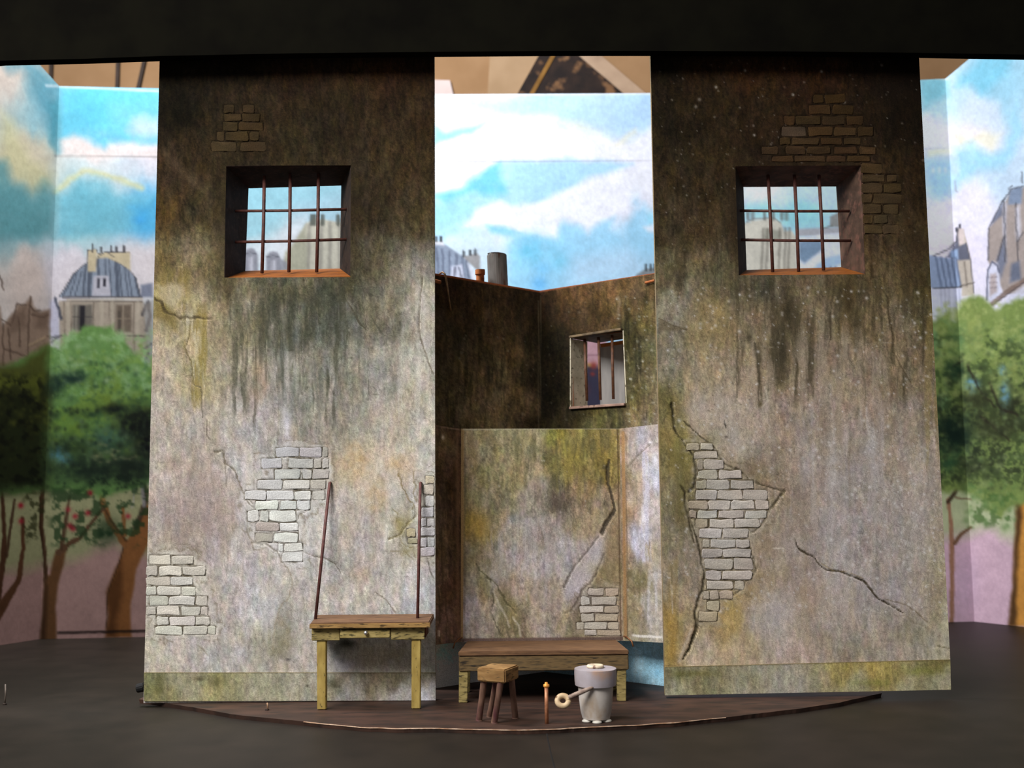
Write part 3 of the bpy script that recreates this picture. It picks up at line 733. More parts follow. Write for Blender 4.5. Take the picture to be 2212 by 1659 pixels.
# ------------------------------------------------------------------ right scenery wall
def paint_right(p):
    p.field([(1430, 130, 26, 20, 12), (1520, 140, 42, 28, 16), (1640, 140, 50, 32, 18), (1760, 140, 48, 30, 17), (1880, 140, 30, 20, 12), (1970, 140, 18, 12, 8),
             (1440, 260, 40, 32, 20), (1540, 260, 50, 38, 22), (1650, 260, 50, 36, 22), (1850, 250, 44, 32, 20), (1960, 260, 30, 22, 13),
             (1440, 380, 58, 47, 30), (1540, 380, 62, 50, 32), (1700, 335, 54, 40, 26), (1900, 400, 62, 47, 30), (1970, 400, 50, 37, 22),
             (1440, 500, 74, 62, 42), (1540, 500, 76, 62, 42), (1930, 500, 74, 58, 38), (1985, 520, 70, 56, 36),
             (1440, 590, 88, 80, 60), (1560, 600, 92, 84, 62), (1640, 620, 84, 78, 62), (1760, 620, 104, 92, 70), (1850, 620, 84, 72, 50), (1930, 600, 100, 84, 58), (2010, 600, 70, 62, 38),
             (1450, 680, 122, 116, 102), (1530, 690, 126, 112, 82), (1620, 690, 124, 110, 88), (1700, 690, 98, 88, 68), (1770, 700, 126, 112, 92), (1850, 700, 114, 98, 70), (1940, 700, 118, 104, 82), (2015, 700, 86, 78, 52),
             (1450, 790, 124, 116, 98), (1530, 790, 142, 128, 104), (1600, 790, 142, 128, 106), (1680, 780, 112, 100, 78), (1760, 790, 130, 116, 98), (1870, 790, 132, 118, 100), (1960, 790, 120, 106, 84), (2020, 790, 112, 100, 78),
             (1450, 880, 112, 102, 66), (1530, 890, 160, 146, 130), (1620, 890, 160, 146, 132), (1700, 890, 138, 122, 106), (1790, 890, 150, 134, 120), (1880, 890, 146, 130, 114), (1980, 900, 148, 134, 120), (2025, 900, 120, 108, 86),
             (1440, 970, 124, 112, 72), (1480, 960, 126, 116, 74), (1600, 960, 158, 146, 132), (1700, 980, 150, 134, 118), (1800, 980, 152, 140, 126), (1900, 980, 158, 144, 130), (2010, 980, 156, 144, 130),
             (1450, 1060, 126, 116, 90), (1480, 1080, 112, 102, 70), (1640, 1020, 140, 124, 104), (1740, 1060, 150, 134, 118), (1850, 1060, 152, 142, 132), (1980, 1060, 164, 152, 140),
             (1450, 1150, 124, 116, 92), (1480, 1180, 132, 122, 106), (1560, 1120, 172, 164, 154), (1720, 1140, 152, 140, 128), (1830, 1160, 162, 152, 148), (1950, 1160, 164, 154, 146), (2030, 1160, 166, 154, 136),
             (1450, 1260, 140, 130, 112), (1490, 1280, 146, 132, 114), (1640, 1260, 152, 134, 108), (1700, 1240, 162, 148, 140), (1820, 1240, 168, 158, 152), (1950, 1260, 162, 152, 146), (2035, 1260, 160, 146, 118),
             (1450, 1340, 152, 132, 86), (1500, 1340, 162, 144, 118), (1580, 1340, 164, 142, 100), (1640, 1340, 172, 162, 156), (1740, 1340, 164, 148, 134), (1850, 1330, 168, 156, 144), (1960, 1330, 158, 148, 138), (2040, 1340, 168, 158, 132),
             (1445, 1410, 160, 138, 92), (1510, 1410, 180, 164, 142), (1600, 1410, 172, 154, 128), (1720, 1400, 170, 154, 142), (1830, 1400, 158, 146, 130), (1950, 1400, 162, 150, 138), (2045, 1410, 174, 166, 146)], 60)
    X, Y = p.X, p.Y
    p.mul(1 - .26 * (1 - sstep(420, 660, Y)) * sstep(150, 230, Y))  # upper band darkened in the paint, softening the header's shadow line
    p.weather(1.0, 5)
    p.streak((58, 52, 38), 1560, 2030, 580, 900, .6, 13, 130, 9, .5, 40)
    p.streak((52, 44, 30), 1420, 2000, 380, 640, .45, 14, 130, 4, .5, 40)
    p.streak((66, 60, 46), 1650, 1740, 640, 900, .65, 15, 120, 6, .46, 25)
    p.streak((156, 142, 124), 1560, 1980, 680, 1080, .5, 13, 150, 12, .5, 50)
    p.streak((172, 164, 162), 1640, 1960, 820, 1300, .5, 17, 150, 8, .52, 50)
    p.streak((120, 106, 88), 1700, 1990, 850, 1250, .4, 12, 180, 3, .52, 50)
    p.streak((178, 162, 130), 1480, 1990, 1180, 1440, .4, 20, 120, 7, .5, 40)
    p.streak((134, 118, 66), 1990, 2050, 620, 1420, .4, 10, 200, 5, .48, 12)
    p.streak((150, 124, 74), 1436, 1480, 1200, 1440, .4, 10, 140, 2, .42, 12)
    for (x, y, rx, ry, c, a) in [(1700, 660, 12, 50, (50, 44, 32), .75), (1835, 650, 14, 60, (58, 48, 32), .7), (1850, 700, 14, 30, (56, 48, 32), .6), (1690, 760, 14, 50, (58, 52, 40), .7), (1640, 770, 6, 50, (66, 58, 44), .6),
                                 (1618, 728, 6, 8, (58, 52, 42), .8), (1790, 690, 5, 26, (60, 52, 40), .7), (1540, 700, 50, 60, (150, 130, 88), .4), (1580, 1330, 34, 50, (170, 144, 84), .42), (1620, 1290, 40, 30, (160, 132, 80), .4),
                                 (1450, 1380, 14, 70, (168, 134, 62), .5), (1470, 990, 30, 60, (112, 104, 58), .4), (1478, 1080, 18, 60, (92, 84, 54), .45), (1470, 1000, 16, 80, (104, 96, 56), .4), (1500, 1190, 30, 60, (122, 112, 104), .3),
                                 (1660, 1300, 40, 40, (178, 172, 174), .4), (1700, 1180, 40, 24, (168, 154, 148), .4), (1800, 1080, 40, 130, (164, 156, 158), .4), (1800, 1290, 40, 60, (178, 168, 160), .35), (1690, 1330, 40, 60, (176, 170, 172), .4),
                                 (1740, 1280, 30, 70, (140, 116, 98), .35), (1900, 1290, 80, 50, (156, 150, 156), .35), (1980, 1120, 50, 160, (172, 164, 160), .35), (1720, 1110, 30, 50, (140, 124, 108), .4), (1650, 1180, 26, 60, (130, 114, 88), .5),
                                 (1700, 1240, 30, 30, (130, 116, 92), .3), (1880, 1000, 30, 60, (160, 156, 160), .35), (1740, 1000, 20, 60, (176, 170, 174), .4), (1620, 1020, 36, 30, (126, 110, 80), .4), (1880, 960, 14, 40, (186, 184, 188), .5),
                                 (1970, 1360, 30, 30, (118, 114, 80), .35), (1800, 1010, 10, 90, (186, 180, 176), .5), (1540, 880, 60, 60, (172, 162, 150), .4), (1590, 950, 40, 36, (176, 168, 158), .4), (2040, 1390, 8, 60, (196, 190, 166), .5)]:
        p.blob(c, x, y, rx, ry, a, .6, int(x) % 11)
    dk = (54, 48, 36)
    Z = lambda *q: zoomed(1400, 600, 3.253, q)
    p.poly((96, 86, 68), Z((78, 285), (160, 330), (275, 368), (75, 372)), 3, 1.5, .8)
    p.line((84, 74, 58), Z((78, 285), (160, 330), (275, 368)), 2, .8)
    p.line((84, 78, 50), Z((135, 690, 1), (142, 800, 2), (165, 880, 3)), 2, .7, 1.8, 1.5)
    p.line((50, 46, 32), Z((165, 880, 5), (178, 960, 6), (185, 1060, 3.5), (215, 1110, 2.5), (262, 1175, 3), (322, 1250, 5), (345, 1350, 7), (328, 1470, 6), (290, 1505, 4)), 4, .85, 1.8, 2.5, 10, depth=.014)
    p.line((62, 56, 40), Z((250, 1010, 2), (330, 1080, 3), (400, 1140, 3.5), (468, 1190, 4), (490, 1240, 3), (540, 1310, 4), (640, 1352, 3), (720, 1430, 3), (780, 1450, 2.6), (870, 1475, 3), (965, 1500, 2)), 3, .85, 1.8, 3, 9, depth=.012)
    p.line((70, 64, 46), Z((965, 1500, 2), (930, 1540, 3.4), (880, 1610, 3)), 3, .7, 1.8, 3, depth=.01)
    p.line((92, 82, 60), Z((480, 1230), (560, 1280), (640, 1300), (700, 1290), (780, 1240), (860, 1170)), 2, .5, 2, 5)
    p.line((44, 42, 36), Z((538, 995, 1), (540, 1030, 3), (550, 1062, 1)), 2.4, .9, 1.4)
    p.blob((60, 54, 48), *Z((550, 1118))[0], 3, 2.4, .8, 0)
    p.line((70, 60, 42), Z((1630, 40, 1), (1690, 150, 4), (1688, 250, 3), (1728, 400, 4), (1724, 520, 2), (1790, 640, 2), (1850, 740, 2.5)), 3, .7, 2, 2, depth=.008)
    p.line((120, 106, 88), Z((1850, 740, 2), (1900, 840, 3), (1955, 940, 2), (2010, 1080, 4), (2060, 1250, 2)), 3, .6, 2.5, 2)
    p.line((64, 54, 34), Z((1920, 0, 3), (1980, 80, 6), (2010, 300, 4), (2040, 480, 3)), 4, .5, 4, 2)
    p.line((68, 60, 46), Z((1278, 250, 5), (1284, 440, 3)), 3, .8, 2, 2); p.line((64, 58, 46), Z((750, 460, 6), (775, 650, 5), (778, 900, 2)), 5, .7, 3, 2)
    p.blob((86, 76, 54), *Z((792, 890))[0], 4, 7, .9, .2); p.line((190, 180, 162), Z((820, 770), (845, 860), (800, 910)), 2.4, .6, 2, 1)
    p.line((70, 64, 52), Z((615, 560), (625, 840)), 2.4, .6, 2, 2); p.line((88, 80, 64), Z((1500, 480), (1530, 900)), 3, .5, 3, 3)
    p.line((190, 184, 178), Z((1530, 900), (1535, 1060), (1580, 1150)), 3, .4, 3, 3)
    p.line((140, 130, 112), Z((760, 475), (880, 490)), 1.6, .5); p.line((150, 140, 124), Z((1530, 465), (1720, 455)), 1.6, .5)
    Z = lambda *q: zoomed(1400, 1050, 3.0162, q)
    p.line((50, 44, 30), Z((215, 0, 3), (240, 40, 6), (252, 150, 4), (270, 240, 3), (300, 370, 3)), 4, .75, 1.8, 2, depth=.012)
    p.line((58, 52, 36), Z((252, 150, 2), (300, 290, 3), (335, 400, 4), (350, 500, 5), (372, 560, 5), (358, 670, 6), (320, 760, 5), (303, 830, 5), (320, 905, 9), (298, 980, 6), (270, 1060, 5), (228, 1130, 3)), 4, .9, 1.8, 2, 10, depth=.016)
    p.line((74, 66, 48), Z((880, 30, 2), (845, 90, 4), (800, 150, 4), (765, 205, 3), (735, 255, 3), (700, 285, 3), (665, 310, 2.5)), 3, .75, 1.8, 3, depth=.01)
    p.line((78, 68, 50), Z((640, 395, 2), (668, 430, 3), (690, 480, 3), (700, 545, 4), (680, 590, 3), (630, 620, 4), (620, 660, 4), (590, 690, 2.6), (530, 722, 3), (520, 740, 2)), 3, .85, 1.8, 2, depth=.01)
    p.line((58, 50, 36), Z((955, 350, 1), (975, 395, 2.5), (1000, 425, 5), (1080, 462, 2.4), (1120, 520, 2.6), (1172, 552, 3), (1250, 556, 3.4), (1335, 590, 4), (1412, 622, 5), (1452, 672, 4.5), (1500, 735, 3), (1545, 755, 3.4), (1600, 790, 2.5), (1665, 826, 3)), 3, .88, 1.6, 1.5, 9, depth=.014)
    p.line((120, 100, 56), Z((1130, 505), (1200, 548), (1300, 560), (1400, 600)), 2, .5); p.line((92, 80, 58), Z((1550, 738, 1.6), (1680, 770, 2), (1760, 830, 3), (1820, 890, 2)), 2, .6, 2, 2)
    p.line((96, 84, 62), Z((1600, 780), (1720, 880), (1830, 930)), 3, .3, 4, 4)
    p.line((210, 200, 184), Z((815, 408, 2), (890, 405, 2)), 2, .7, 2, 2); p.line((200, 190, 180), Z((150, 640), (160, 830)), 2.6, .5, 2, 1)
    p.line((92, 84, 56), Z((150, 520), (155, 640)), 3, .5, 3, 1)
    p.line((86, 78, 54), Z((1890, 1042), (1970, 1058)), 2, .7, 1.6); p.line((196, 184, 172), Z((280, 930), (250, 1020), (200, 1140)), 5, .5, 5, 3)
    p.line((30, 24, 14), [(1650, 240), (1690, 222), (1728, 190), (1770, 150), (1785, 120)], 5, .6, 5, 5, 20)
    p.line((96, 84, 62), [(1437, 1437), (1475, 1440)], 2, .5)
    # dark run-off stains on the dim upper half
    p.blob((20, 14, 9), 1940, 170, 70, 90, .6, .3); p.blob((20, 15, 10), 1700, 330, 90, 16, .4, .4); p.blob((28, 20, 13), 1588, 470, 16, 120, .5, .2)
    p.blob((40, 30, 20), 1985, 560, 24, 90, .45, .3); p.line((36, 27, 17), [(1592, 352), (1700, 352), (1840, 350), (1872, 372), (1880, 470), (1884, 600)], 8, .5, 7, 2)
    recess(p, BR_TOP_R, (28, 20, 12), 2.0, seed=5, alpha=.65, name='right')
    recess(p, BR_MID_R, (98, 88, 70), 1.8, seed=6, halo=(160, 150, 132))
    p.mottle(.10, 3.2, 8, 1.5)
    p.dots((176, 168, 158), 330, 1420, 2010, 130, 700, .9, 2.2, .5, 5)
    p.dots((210, 206, 204), 900, 1440, 2050, 620, 1330, 1.0, 3.8, .75, 6)
    p.dots((220, 216, 214), 260, 1850, 2050, 950, 1330, 1.0, 3.0, .75, 8)
    p.dots((58, 52, 42), 240, 1430, 1700, 600, 900, .9, 2.2, .7, 7)
    p.dots((200, 196, 190), 12, 1500, 1960, 130, 330, 2.6, 4.0, .65, 9)

def skirt_right(p):
    p.field([(1450, 1475, 118, 112, 70), (1450, 1500, 150, 146, 112), (1520, 1480, 130, 122, 80), (1600, 1475, 146, 138, 106), (1700, 1480, 158, 150, 128), (1780, 1480, 152, 140, 98), (1830, 1450, 162, 140, 60),
             (1880, 1455, 168, 140, 54), (1930, 1455, 160, 138, 60), (1850, 1480, 160, 150, 104), (1960, 1475, 166, 154, 104), (2030, 1440, 124, 112, 52), (2045, 1470, 158, 150, 108)], 40)
    p.C = p.C * .68 + p.C.mean(-1, keepdims=True) * .32 + 8; p.weather(.9, 7)
    p.blob((96, 92, 44), 1500, 1455, 50, 8, .5, .5); p.blob((104, 110, 40), 1990, 1450, 50, 10, .4, .5); p.blob((104, 112, 50), 1880, 1475, 40, 8, .4, .5)
    p.mottle(.09, 4, 6)
    p.line((96, 82, 54), [(1436, 1441), (1620, 1437), (1850, 1430), (2056, 1424)], 2.5, .7, 2, 1.5)

def rc_top(x, y):
    t = np.clip((y - 200) / 130, 0, 1)
    b = np.array([66, 48, 28]) * (1 - t) + np.array([84, 62, 38]) * t
    if abs(x - 1713) < 30 and abs(y - 284) < 12: b = np.array([112, 94, 74])
    if 1740 < x < 1850 and 270 < y < 295: b = np.array([100, 72, 40])
    if x > 1855 and y > 340: b = np.array([84, 68, 46])
    return b
def rc_mid(x, y):
    b = np.array([192, 186, 180])
    if x < 1520: b = np.array([176, 167, 150])
    if y > 1270: b = np.array([184, 175, 162])
    if y > 1320: b = np.array([176, 166, 148])
    return b
RIGHT = empty('scenery_wall', tuple(at(1745, 1497, .02)))
tag(RIGHT, 'tall stained plaster scenery wall with a barred window and long plaster cracks, right of the gap', 'scenery wall', 'painted scenery walls')
rc = [at(1403.5, 60, 0), at(1982, 60, 0), at(2056, 1490, 0), at(1437, 1502, 0)]
for q in (rc[2], rc[3]): q[2] = max(q[2], .003)
HOLE_R = [(1588, 359), (1860, 357), (1868, 592), (1596, 595)]
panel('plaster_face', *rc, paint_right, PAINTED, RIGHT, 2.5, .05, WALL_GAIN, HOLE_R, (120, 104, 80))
skirt('skirting', 1436, 1441, 2053, 1425, 1502, 1490, skirt_right, RIGHT)
bricks(BR_TOP_R, 0, RIGHT, PAINTED, rc_top, WALL_GAIN, .002, seed=5, face='right', keep=.6)
bricks(BR_MID_R, 0, RIGHT, PAINTED, rc_mid, WALL_GAIN, .003, seed=6, face='right', keep=.35)
window(RIGHT, HOLE_R, [(1606, 404), (1806, 403), (1817, 577), (1613, 583)], .42,
       [(1659, 378, 1669, 587), (1716, 378, 1725, 586), (1769, 378, 1779, 584)], [(1594, 455, 1835, 456), (1597, 518, 1838, 520)], .16, REVEAL_R)
rehome(RIGHT)
# ------------------------------------------------------------------ angled corner wall upstage
KN = at(1165, 628, 1.25); LN = at(938, 590, .5); RN = at(1412, 590, .5)
LN2 = LN + (LN - KN) * .07; RN2 = RN + (RN - KN) * .1
def dn(p): return np.array([p[0], p[1], .002])
def wedge_paint_common(p):
    p.weather(1.0, 9)
    p.poly((170, 212, 230), [(900, 1374), (1460, 1374), (1460, 1600), (900, 1600)], 6, 1, 1)
    p.streak((205, 228, 236), 930, 1450, 1370, 1500, .5, 14, 60, 4, .5, 8)
    p.blob((110, 150, 165), 965, 1400, 40, 40, .7, .4); p.blob((110, 140, 150), 1372, 1385, 26, 14, .6, .4); p.blob((140, 185, 205), 1400, 1430, 14, 40, .5, .5); p.blob((120, 185, 222), 1420, 1450, 14, 20, .4, .5)
    p.line((150, 78, 46), [(930, 1494), (990, 1485), (1165, 1457)], 3, .8)
    p.mottle(.12, 3.5, 2)
def paint_wl(p):
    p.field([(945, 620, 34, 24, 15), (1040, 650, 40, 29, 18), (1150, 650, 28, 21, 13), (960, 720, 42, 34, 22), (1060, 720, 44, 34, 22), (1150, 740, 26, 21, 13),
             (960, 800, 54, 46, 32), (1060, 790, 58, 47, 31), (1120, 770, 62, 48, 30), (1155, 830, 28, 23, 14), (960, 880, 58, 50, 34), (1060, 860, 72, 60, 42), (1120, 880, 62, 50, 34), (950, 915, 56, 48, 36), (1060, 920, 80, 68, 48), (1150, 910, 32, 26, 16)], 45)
    p.streak((88, 74, 52), 980, 1140, 740, 930, .5, 9, 90, 3, .5, 20); p.streak((26, 24, 14), 940, 1160, 700, 930, .5, 8, 90, 7, .5, 10)
    wedge_paint_common(p)
    p.line((70, 62, 48), [(1163, 650), (1164, 930)], 2, .5); p.dots((112, 110, 98), 30, 940, 1160, 720, 900, 1, 2.4, .6, 3)
    p.line((112, 60, 36), [(930, 590), (1166, 629)], 4, .9)
def paint_wr(p):
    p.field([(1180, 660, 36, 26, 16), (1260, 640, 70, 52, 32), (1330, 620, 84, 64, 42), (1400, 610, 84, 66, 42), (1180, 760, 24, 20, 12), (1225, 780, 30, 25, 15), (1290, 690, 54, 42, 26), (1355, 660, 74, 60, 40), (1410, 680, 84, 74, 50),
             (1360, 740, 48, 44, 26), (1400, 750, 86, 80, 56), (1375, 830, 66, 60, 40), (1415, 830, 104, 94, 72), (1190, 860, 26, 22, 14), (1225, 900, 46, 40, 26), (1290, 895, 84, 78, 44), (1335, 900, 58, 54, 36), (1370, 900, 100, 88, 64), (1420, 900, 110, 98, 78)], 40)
    p.streak((40, 36, 22), 1320, 1420, 640, 920, .55, 9, 80, 3, .5, 12); p.streak((112, 104, 62), 1260, 1430, 860, 930, .5, 8, 60, 5, .48, 12)
    p.streak((108, 98, 64), 1340, 1430, 640, 900, .45, 9, 80, 9, .52, 12)
    wedge_paint_common(p)
    p.line((130, 112, 92), zoomed(920, 560, 4.148, [(1720, 340), (1735, 400), (1718, 500)]), 5, .5, 4, 2)
    p.dots((168, 166, 156), 110, 1330, 1430, 640, 925, 1, 2.6, .7, 4); p.dots((120, 118, 106), 30, 1180, 1300, 650, 925, 1, 2.2, .6, 6)
    p.line((84, 76, 60), [(1168, 640), (1167, 930)], 2, .55)
    p.line((150, 86, 60), [(1165, 629), (1430, 586)], 3.4, .9)
    p.line((126, 112, 92), [(1417, 600), (1422, 920)], 3, .6)
CW = empty('corner_wall', tuple(dn(KN)))
tag(CW, 'dark mouldy V-shaped corner wall with a small barred window, behind the gap', 'scenery wall')
HOLE_W = [(1233, 731), (1345, 714), (1352, 871), (1233, 879)]
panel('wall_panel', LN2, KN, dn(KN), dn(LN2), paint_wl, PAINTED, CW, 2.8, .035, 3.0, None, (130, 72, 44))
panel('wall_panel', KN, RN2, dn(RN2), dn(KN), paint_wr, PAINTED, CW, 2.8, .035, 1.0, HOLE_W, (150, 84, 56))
wn = np.cross(RN - KN, np.array([0, 0, 1.0])); wn /= np.linalg.norm(wn)
if wn[1] < 0: wn = -wn                                            # into the depth
WP = [on_plane(x, y, KN, wn) for x, y in HOLE_W]
stone = mottled('window_stone', (190, 180, 155), (216, 206, 182), 14, c3=(120, 112, 92), scale3=30)
wood_warm = mottled('sill_wood', (122, 96, 84), (150, 120, 104), 12, c3=(90, 68, 58), scale3=24)
def wslab(i, j, name, mat, par, depth, t=.009, lip=.003):
    a, b = WP[i] - wn * lip, WP[j] - wn * lip; c, d = WP[j] + wn * depth, WP[i] + wn * depth
    n = np.cross(b - a, d - a); n /= np.linalg.norm(n)
    if np.dot(n, sum(WP) / 4 - a) > 0: n = -n
    return MB().hexa([a, b, c, d, a + n * t, b + n * t, c + n * t, d + n * t]).build(name, mat, par, .003, 1)
wf = wslab(3, 0, 'window_frame', stone, CW, .26)
wslab(1, 2, 'side_reveal', stone, wf, .26)
wslab(0, 1, 'lintel', mottled('lintel_wood', (66, 54, 38), (104, 86, 62), 16), wf, .40, .02, .03)
wslab(2, 3, 'sill', wood_warm, wf, .26, .022, .03)
def wpt(px, py, off): return on_plane(px, py, KN + wn * off, wn)
for (x0, y0, x1, y1) in ((1263, 732, 1268, 866), (1293, 728, 1297, 864), (1322, 724, 1325, 862)):
    MB().tube([wpt(x0, y0, .07), wpt(x1, y1, .07)], .013, 10).build('bar', mottled('bar_brown', (70, 44, 30), (98, 64, 44), 30, rough=.6), wf, smooth=True)
# grey backing board seen through the little window
bb = [at(1297, 747, 1.22), at(1430, 727, 1.22), at(1430, 960, 1.22), at(1297, 960, 1.22)]
mb = MB(); mb.hexa([bb[3], bb[2], bb[2] + [0, .03, 0], bb[3] + [0, .03, 0], bb[0], bb[1], bb[1] + [0, .03, 0], bb[0] + [0, .03, 0]])
bo = mb.build('backing_board', mottled('board_grey', (150, 148, 146), (172, 168, 164), 5, (4, 1, .6), bump=0), CW); bo['label'] = 'grey board behind the little window'
MB().bar(bb[0] + [0, -.012, 0], bb[1] + [0, -.012, 0], .03, da=.03, db=.03, xdir=(0, 0, 1)).build('batten', mottled('batten_orange', (164, 96, 44), (190, 120, 60), 9), bo)
# chimney pots, hook and dowels fixed to the top of the corner wall
ct, cb = at(1073, 549, 1.22), at(1077, 640, 1.22)
pot = MB(); sc_ = 9.36 / 2300
pot.tube([cb, ct + (cb - ct) * .03, ct, ct + np.array([0, 0, -.02])], [22.5 * sc_, 22 * sc_, 21 * sc_, 18 * sc_], 28)
pot.build('chimney_pot', mottled('pot_grey', (84, 80, 76), (128, 122, 116), 6, (3, 3, .5), c3=(96, 70, 56), scale3=8), CW)['label'] = 'grey streaked chimney cylinder'
ct, cb = at(1037, 583, 1.12), at(1038, 640, 1.12)
MB().tube([cb, cb + (ct - cb) * .8, cb + (ct - cb) * .82, ct, ct + np.array([0, 0, -.03])], [9 * sc_, 9.2 * sc_, 11 * sc_, 11 * sc_, 8 * sc_], 20).build('chimney_pot', mottled('pot_clay', (140, 78, 40), (190, 112, 60), 9, c3=(108, 60, 36), scale3=14), CW)['label'] = 'small terracotta chimney pot'
def wl_pt(px, py, off):
    n = np.cross(KN - LN, np.array([0, 0, 1.0])); n /= np.linalg.norm(n)
    if n[1] < 0: n = -n
    return on_plane(px, py, LN + n * off, n)
hook = [wl_pt(946, 600, .02), wl_pt(950, 591, .02), wl_pt(956, 588, -.005), wl_pt(961, 592, -.03), wl_pt(964, 602, -.03), wl_pt(969, 640, -.03), wl_pt(974, 672, -.025)]
MB().tube(hook, .008, 8).build('wire_hook', mottled('hook_brass', (112, 84, 54), (150, 116, 80), 30, rough=.5, metal=.3), CW, smooth=True)
MB().tube([wl_pt(936, 606, -.03), wl_pt(951, 610, -.03)], .016, 10).build('dowel', mottled('dowel_wood', (130, 72, 36), (170, 100, 52), 20), CW)
MB().tube([wpt(1394, 611, -.02), wpt(1414, 606, -.02)], .011, 10).build('dowel', bpy.data.materials['dowel_wood'], CW)
rehome(CW)

# ------------------------------------------------------------------ plaster alcove over the bench
AY = .45
def paint_ab(p):
    p.field([(1010, 940, 150, 136, 108), (1060, 940, 132, 122, 90), (1110, 935, 122, 116, 94), (1150, 935, 146, 138, 108), (1200, 935, 120, 112, 60), (1250, 935, 134, 122, 72), (1300, 935, 130, 118, 72), (1330, 940, 138, 124, 84),
             (1010, 1000, 142, 128, 100), (1060, 1010, 124, 116, 84), (1110, 1010, 134, 124, 94), (1150, 1020, 150, 138, 112), (1200, 1010, 110, 104, 66), (1250, 1000, 140, 126, 70), (1310, 990, 128, 112, 66),
             (1010, 1080, 130, 118, 86), (1070, 1080, 124, 116, 92), (1150, 1070, 148, 136, 122), (1210, 1080, 108, 96, 82), (1270, 1070, 138, 120, 90), (1320, 1080, 146, 130, 108),
             (1015, 1150, 148, 124, 72), (1060, 1150, 130, 118, 88), (1120, 1150, 152, 144, 138), (1180, 1140, 148, 138, 130), (1250, 1150, 150, 136, 112), (1320, 1150, 152, 136, 112),
             (1010, 1210, 130, 116, 88), (1080, 1230, 156, 146, 138), (1150, 1220, 164, 156, 156), (1220, 1210, 172, 164, 162), (1290, 1210, 168, 158, 152), (1330, 1210, 142, 126, 102),
             (1010, 1270, 144, 130, 112), (1050, 1270, 122, 112, 84), (1110, 1270, 156, 140, 128), (1180, 1290, 158, 146, 134), (1250, 1260, 166, 158, 158), (1310, 1250, 146, 134, 102),
             (1010, 1330, 166, 156, 154), (1060, 1330, 150, 140, 126), (1110, 1340, 128, 116, 90), (1180, 1340, 156, 142, 128), (1230, 1340, 142, 130, 106), (1330, 1330, 158, 140, 118), (1020, 1375, 156, 144, 136), (1130, 1375, 132, 122, 100), (1190, 1372, 164, 152, 142), (1250, 1375, 136, 124, 98)], 34)
    p.weather(1.15, 2)
    p.streak((146, 132, 72), 1180, 1330, 925, 1080, .4, 8, 90, 4, .46, 14); p.streak((88, 84, 58), 1090, 1330, 925, 1070, .5, 8, 80, 6, .5, 14)
    p.streak((166, 152, 112), 1110, 1180, 925, 1010, .6, 10, 60, 2, .45, 14)
    p.streak((174, 166, 168), 1040, 1250, 1120, 1320, .4, 14, 60, 9, .5, 20)
    p.blob((82, 70, 62), 1205, 1085, 18, 22, .5, .6); p.blob((76, 72, 56), 1195, 1035, 14, 26, .5, .7); p.blob((160, 130, 60), 1035, 1140, 24, 34, .45, .6); p.blob((104, 98, 66), 1060, 1215, 20, 18, .5, .6)
    p.blob((98, 96, 70), 1085, 1300, 10, 26, .6, .5); p.blob((104, 100, 60), 1100, 1310, 14, 24, .5, .5); p.blob((112, 100, 66), 1090, 1290, 20, 40, .3, .5); p.blob((130, 124, 66), 1280, 1225, 22, 14, .6, .6)
    Z = lambda *q: zoomed(920, 900, 3.19, q)
    p.poly((184, 178, 184), Z((1180, 850), (1240, 800), (1220, 980), (1150, 1120), (1040, 1220), (950, 1260), (960, 1180), (1040, 1050), (1130, 930)), 10, 6, .6, 20)
    p.poly((130, 112, 86), Z((1310, 600), (1330, 640), (1340, 1150), (1230, 1150), (1150, 1160), (1220, 1000), (1230, 820), (1290, 700)), 10, 4, .45)
    dk = (58, 52, 44)
    p.line(dk, Z((1265, 295, 3), (1258, 345, 8), (1250, 430, 8), (1265, 500, 4), (1290, 570, 5), (1300, 640, 7), (1285, 680, 8), (1250, 720, 9), (1215, 800, 10)), 5, .8, 2, 3, 8, depth=.012)
    p.blob((60, 58, 46), *Z((1235, 350))[0], 9, 6, .6, .5); p.blob((52, 48, 40), *Z((1230, 600))[0], 3, 5, .7, .3); p.blob((58, 54, 44), *Z((1210, 430))[0], 5, 6, .5, .5)
    p.line((88, 80, 74), Z((1190, 830, 2), (1120, 915, 2.6), (1035, 1020, 3), (990, 1090, 4), (955, 1175, 6)), 3, .7, 2, 2, depth=.008)
    p.line((92, 84, 74), Z((1225, 940, 2), (1200, 1020, 3), (1165, 1100, 3), (1130, 1150, 4), (1075, 1200, 5), (1060, 1240, 6), (1035, 1290, 6), (1000, 1340, 4), (960, 1360, 2)), 3, .6, 3, 4, depth=.008)
    p.line((112, 104, 88), Z((1140, 1165), (1220, 1180), (1330, 1160)), 2.2, .6)
    p.line((68, 64, 44), Z((340, 1010, 2), (370, 1060, 3), (430, 1110, 4), (480, 1150, 3), (520, 1220, 5), (560, 1290, 4), (625, 1350, 3)), 3, .6, 2.5, 4, depth=.006)
    p.line((60, 56, 44), Z((440, 1120, 3), (465, 1200, 4), (462, 1290, 4), (440, 1340, 2), (475, 1420, 2), (515, 1510, 3)), 3, .55, 2, 3, depth=.006)
    p.line((200, 190, 176), Z((450, 1150), (490, 1270), (560, 1390), (580, 1450)), 4, .5, 3, 4); p.line((196, 186, 170), Z((600, 1380), (640, 1440), (655, 1510)), 4, .6, 3, 3)
    p.line((92, 84, 60), Z((590, 1380), (620, 1510)), 3, .5, 2, 3)
    p.line((96, 90, 72), Z((262, 330), (265, 480), (285, 560), (262, 720), (262, 980)), 3, .45, 2, 3)
    recess(p, BR_ALC, (104, 94, 84), 1.7, seed=8, alpha=.85, name='alcove', halo=(160, 148, 130))
    p.blob((84, 72, 56), *Z((1050, 1380))[0], 10, 30, .5, .6)
    p.mottle(.10, 3.2, 4, 1.4)
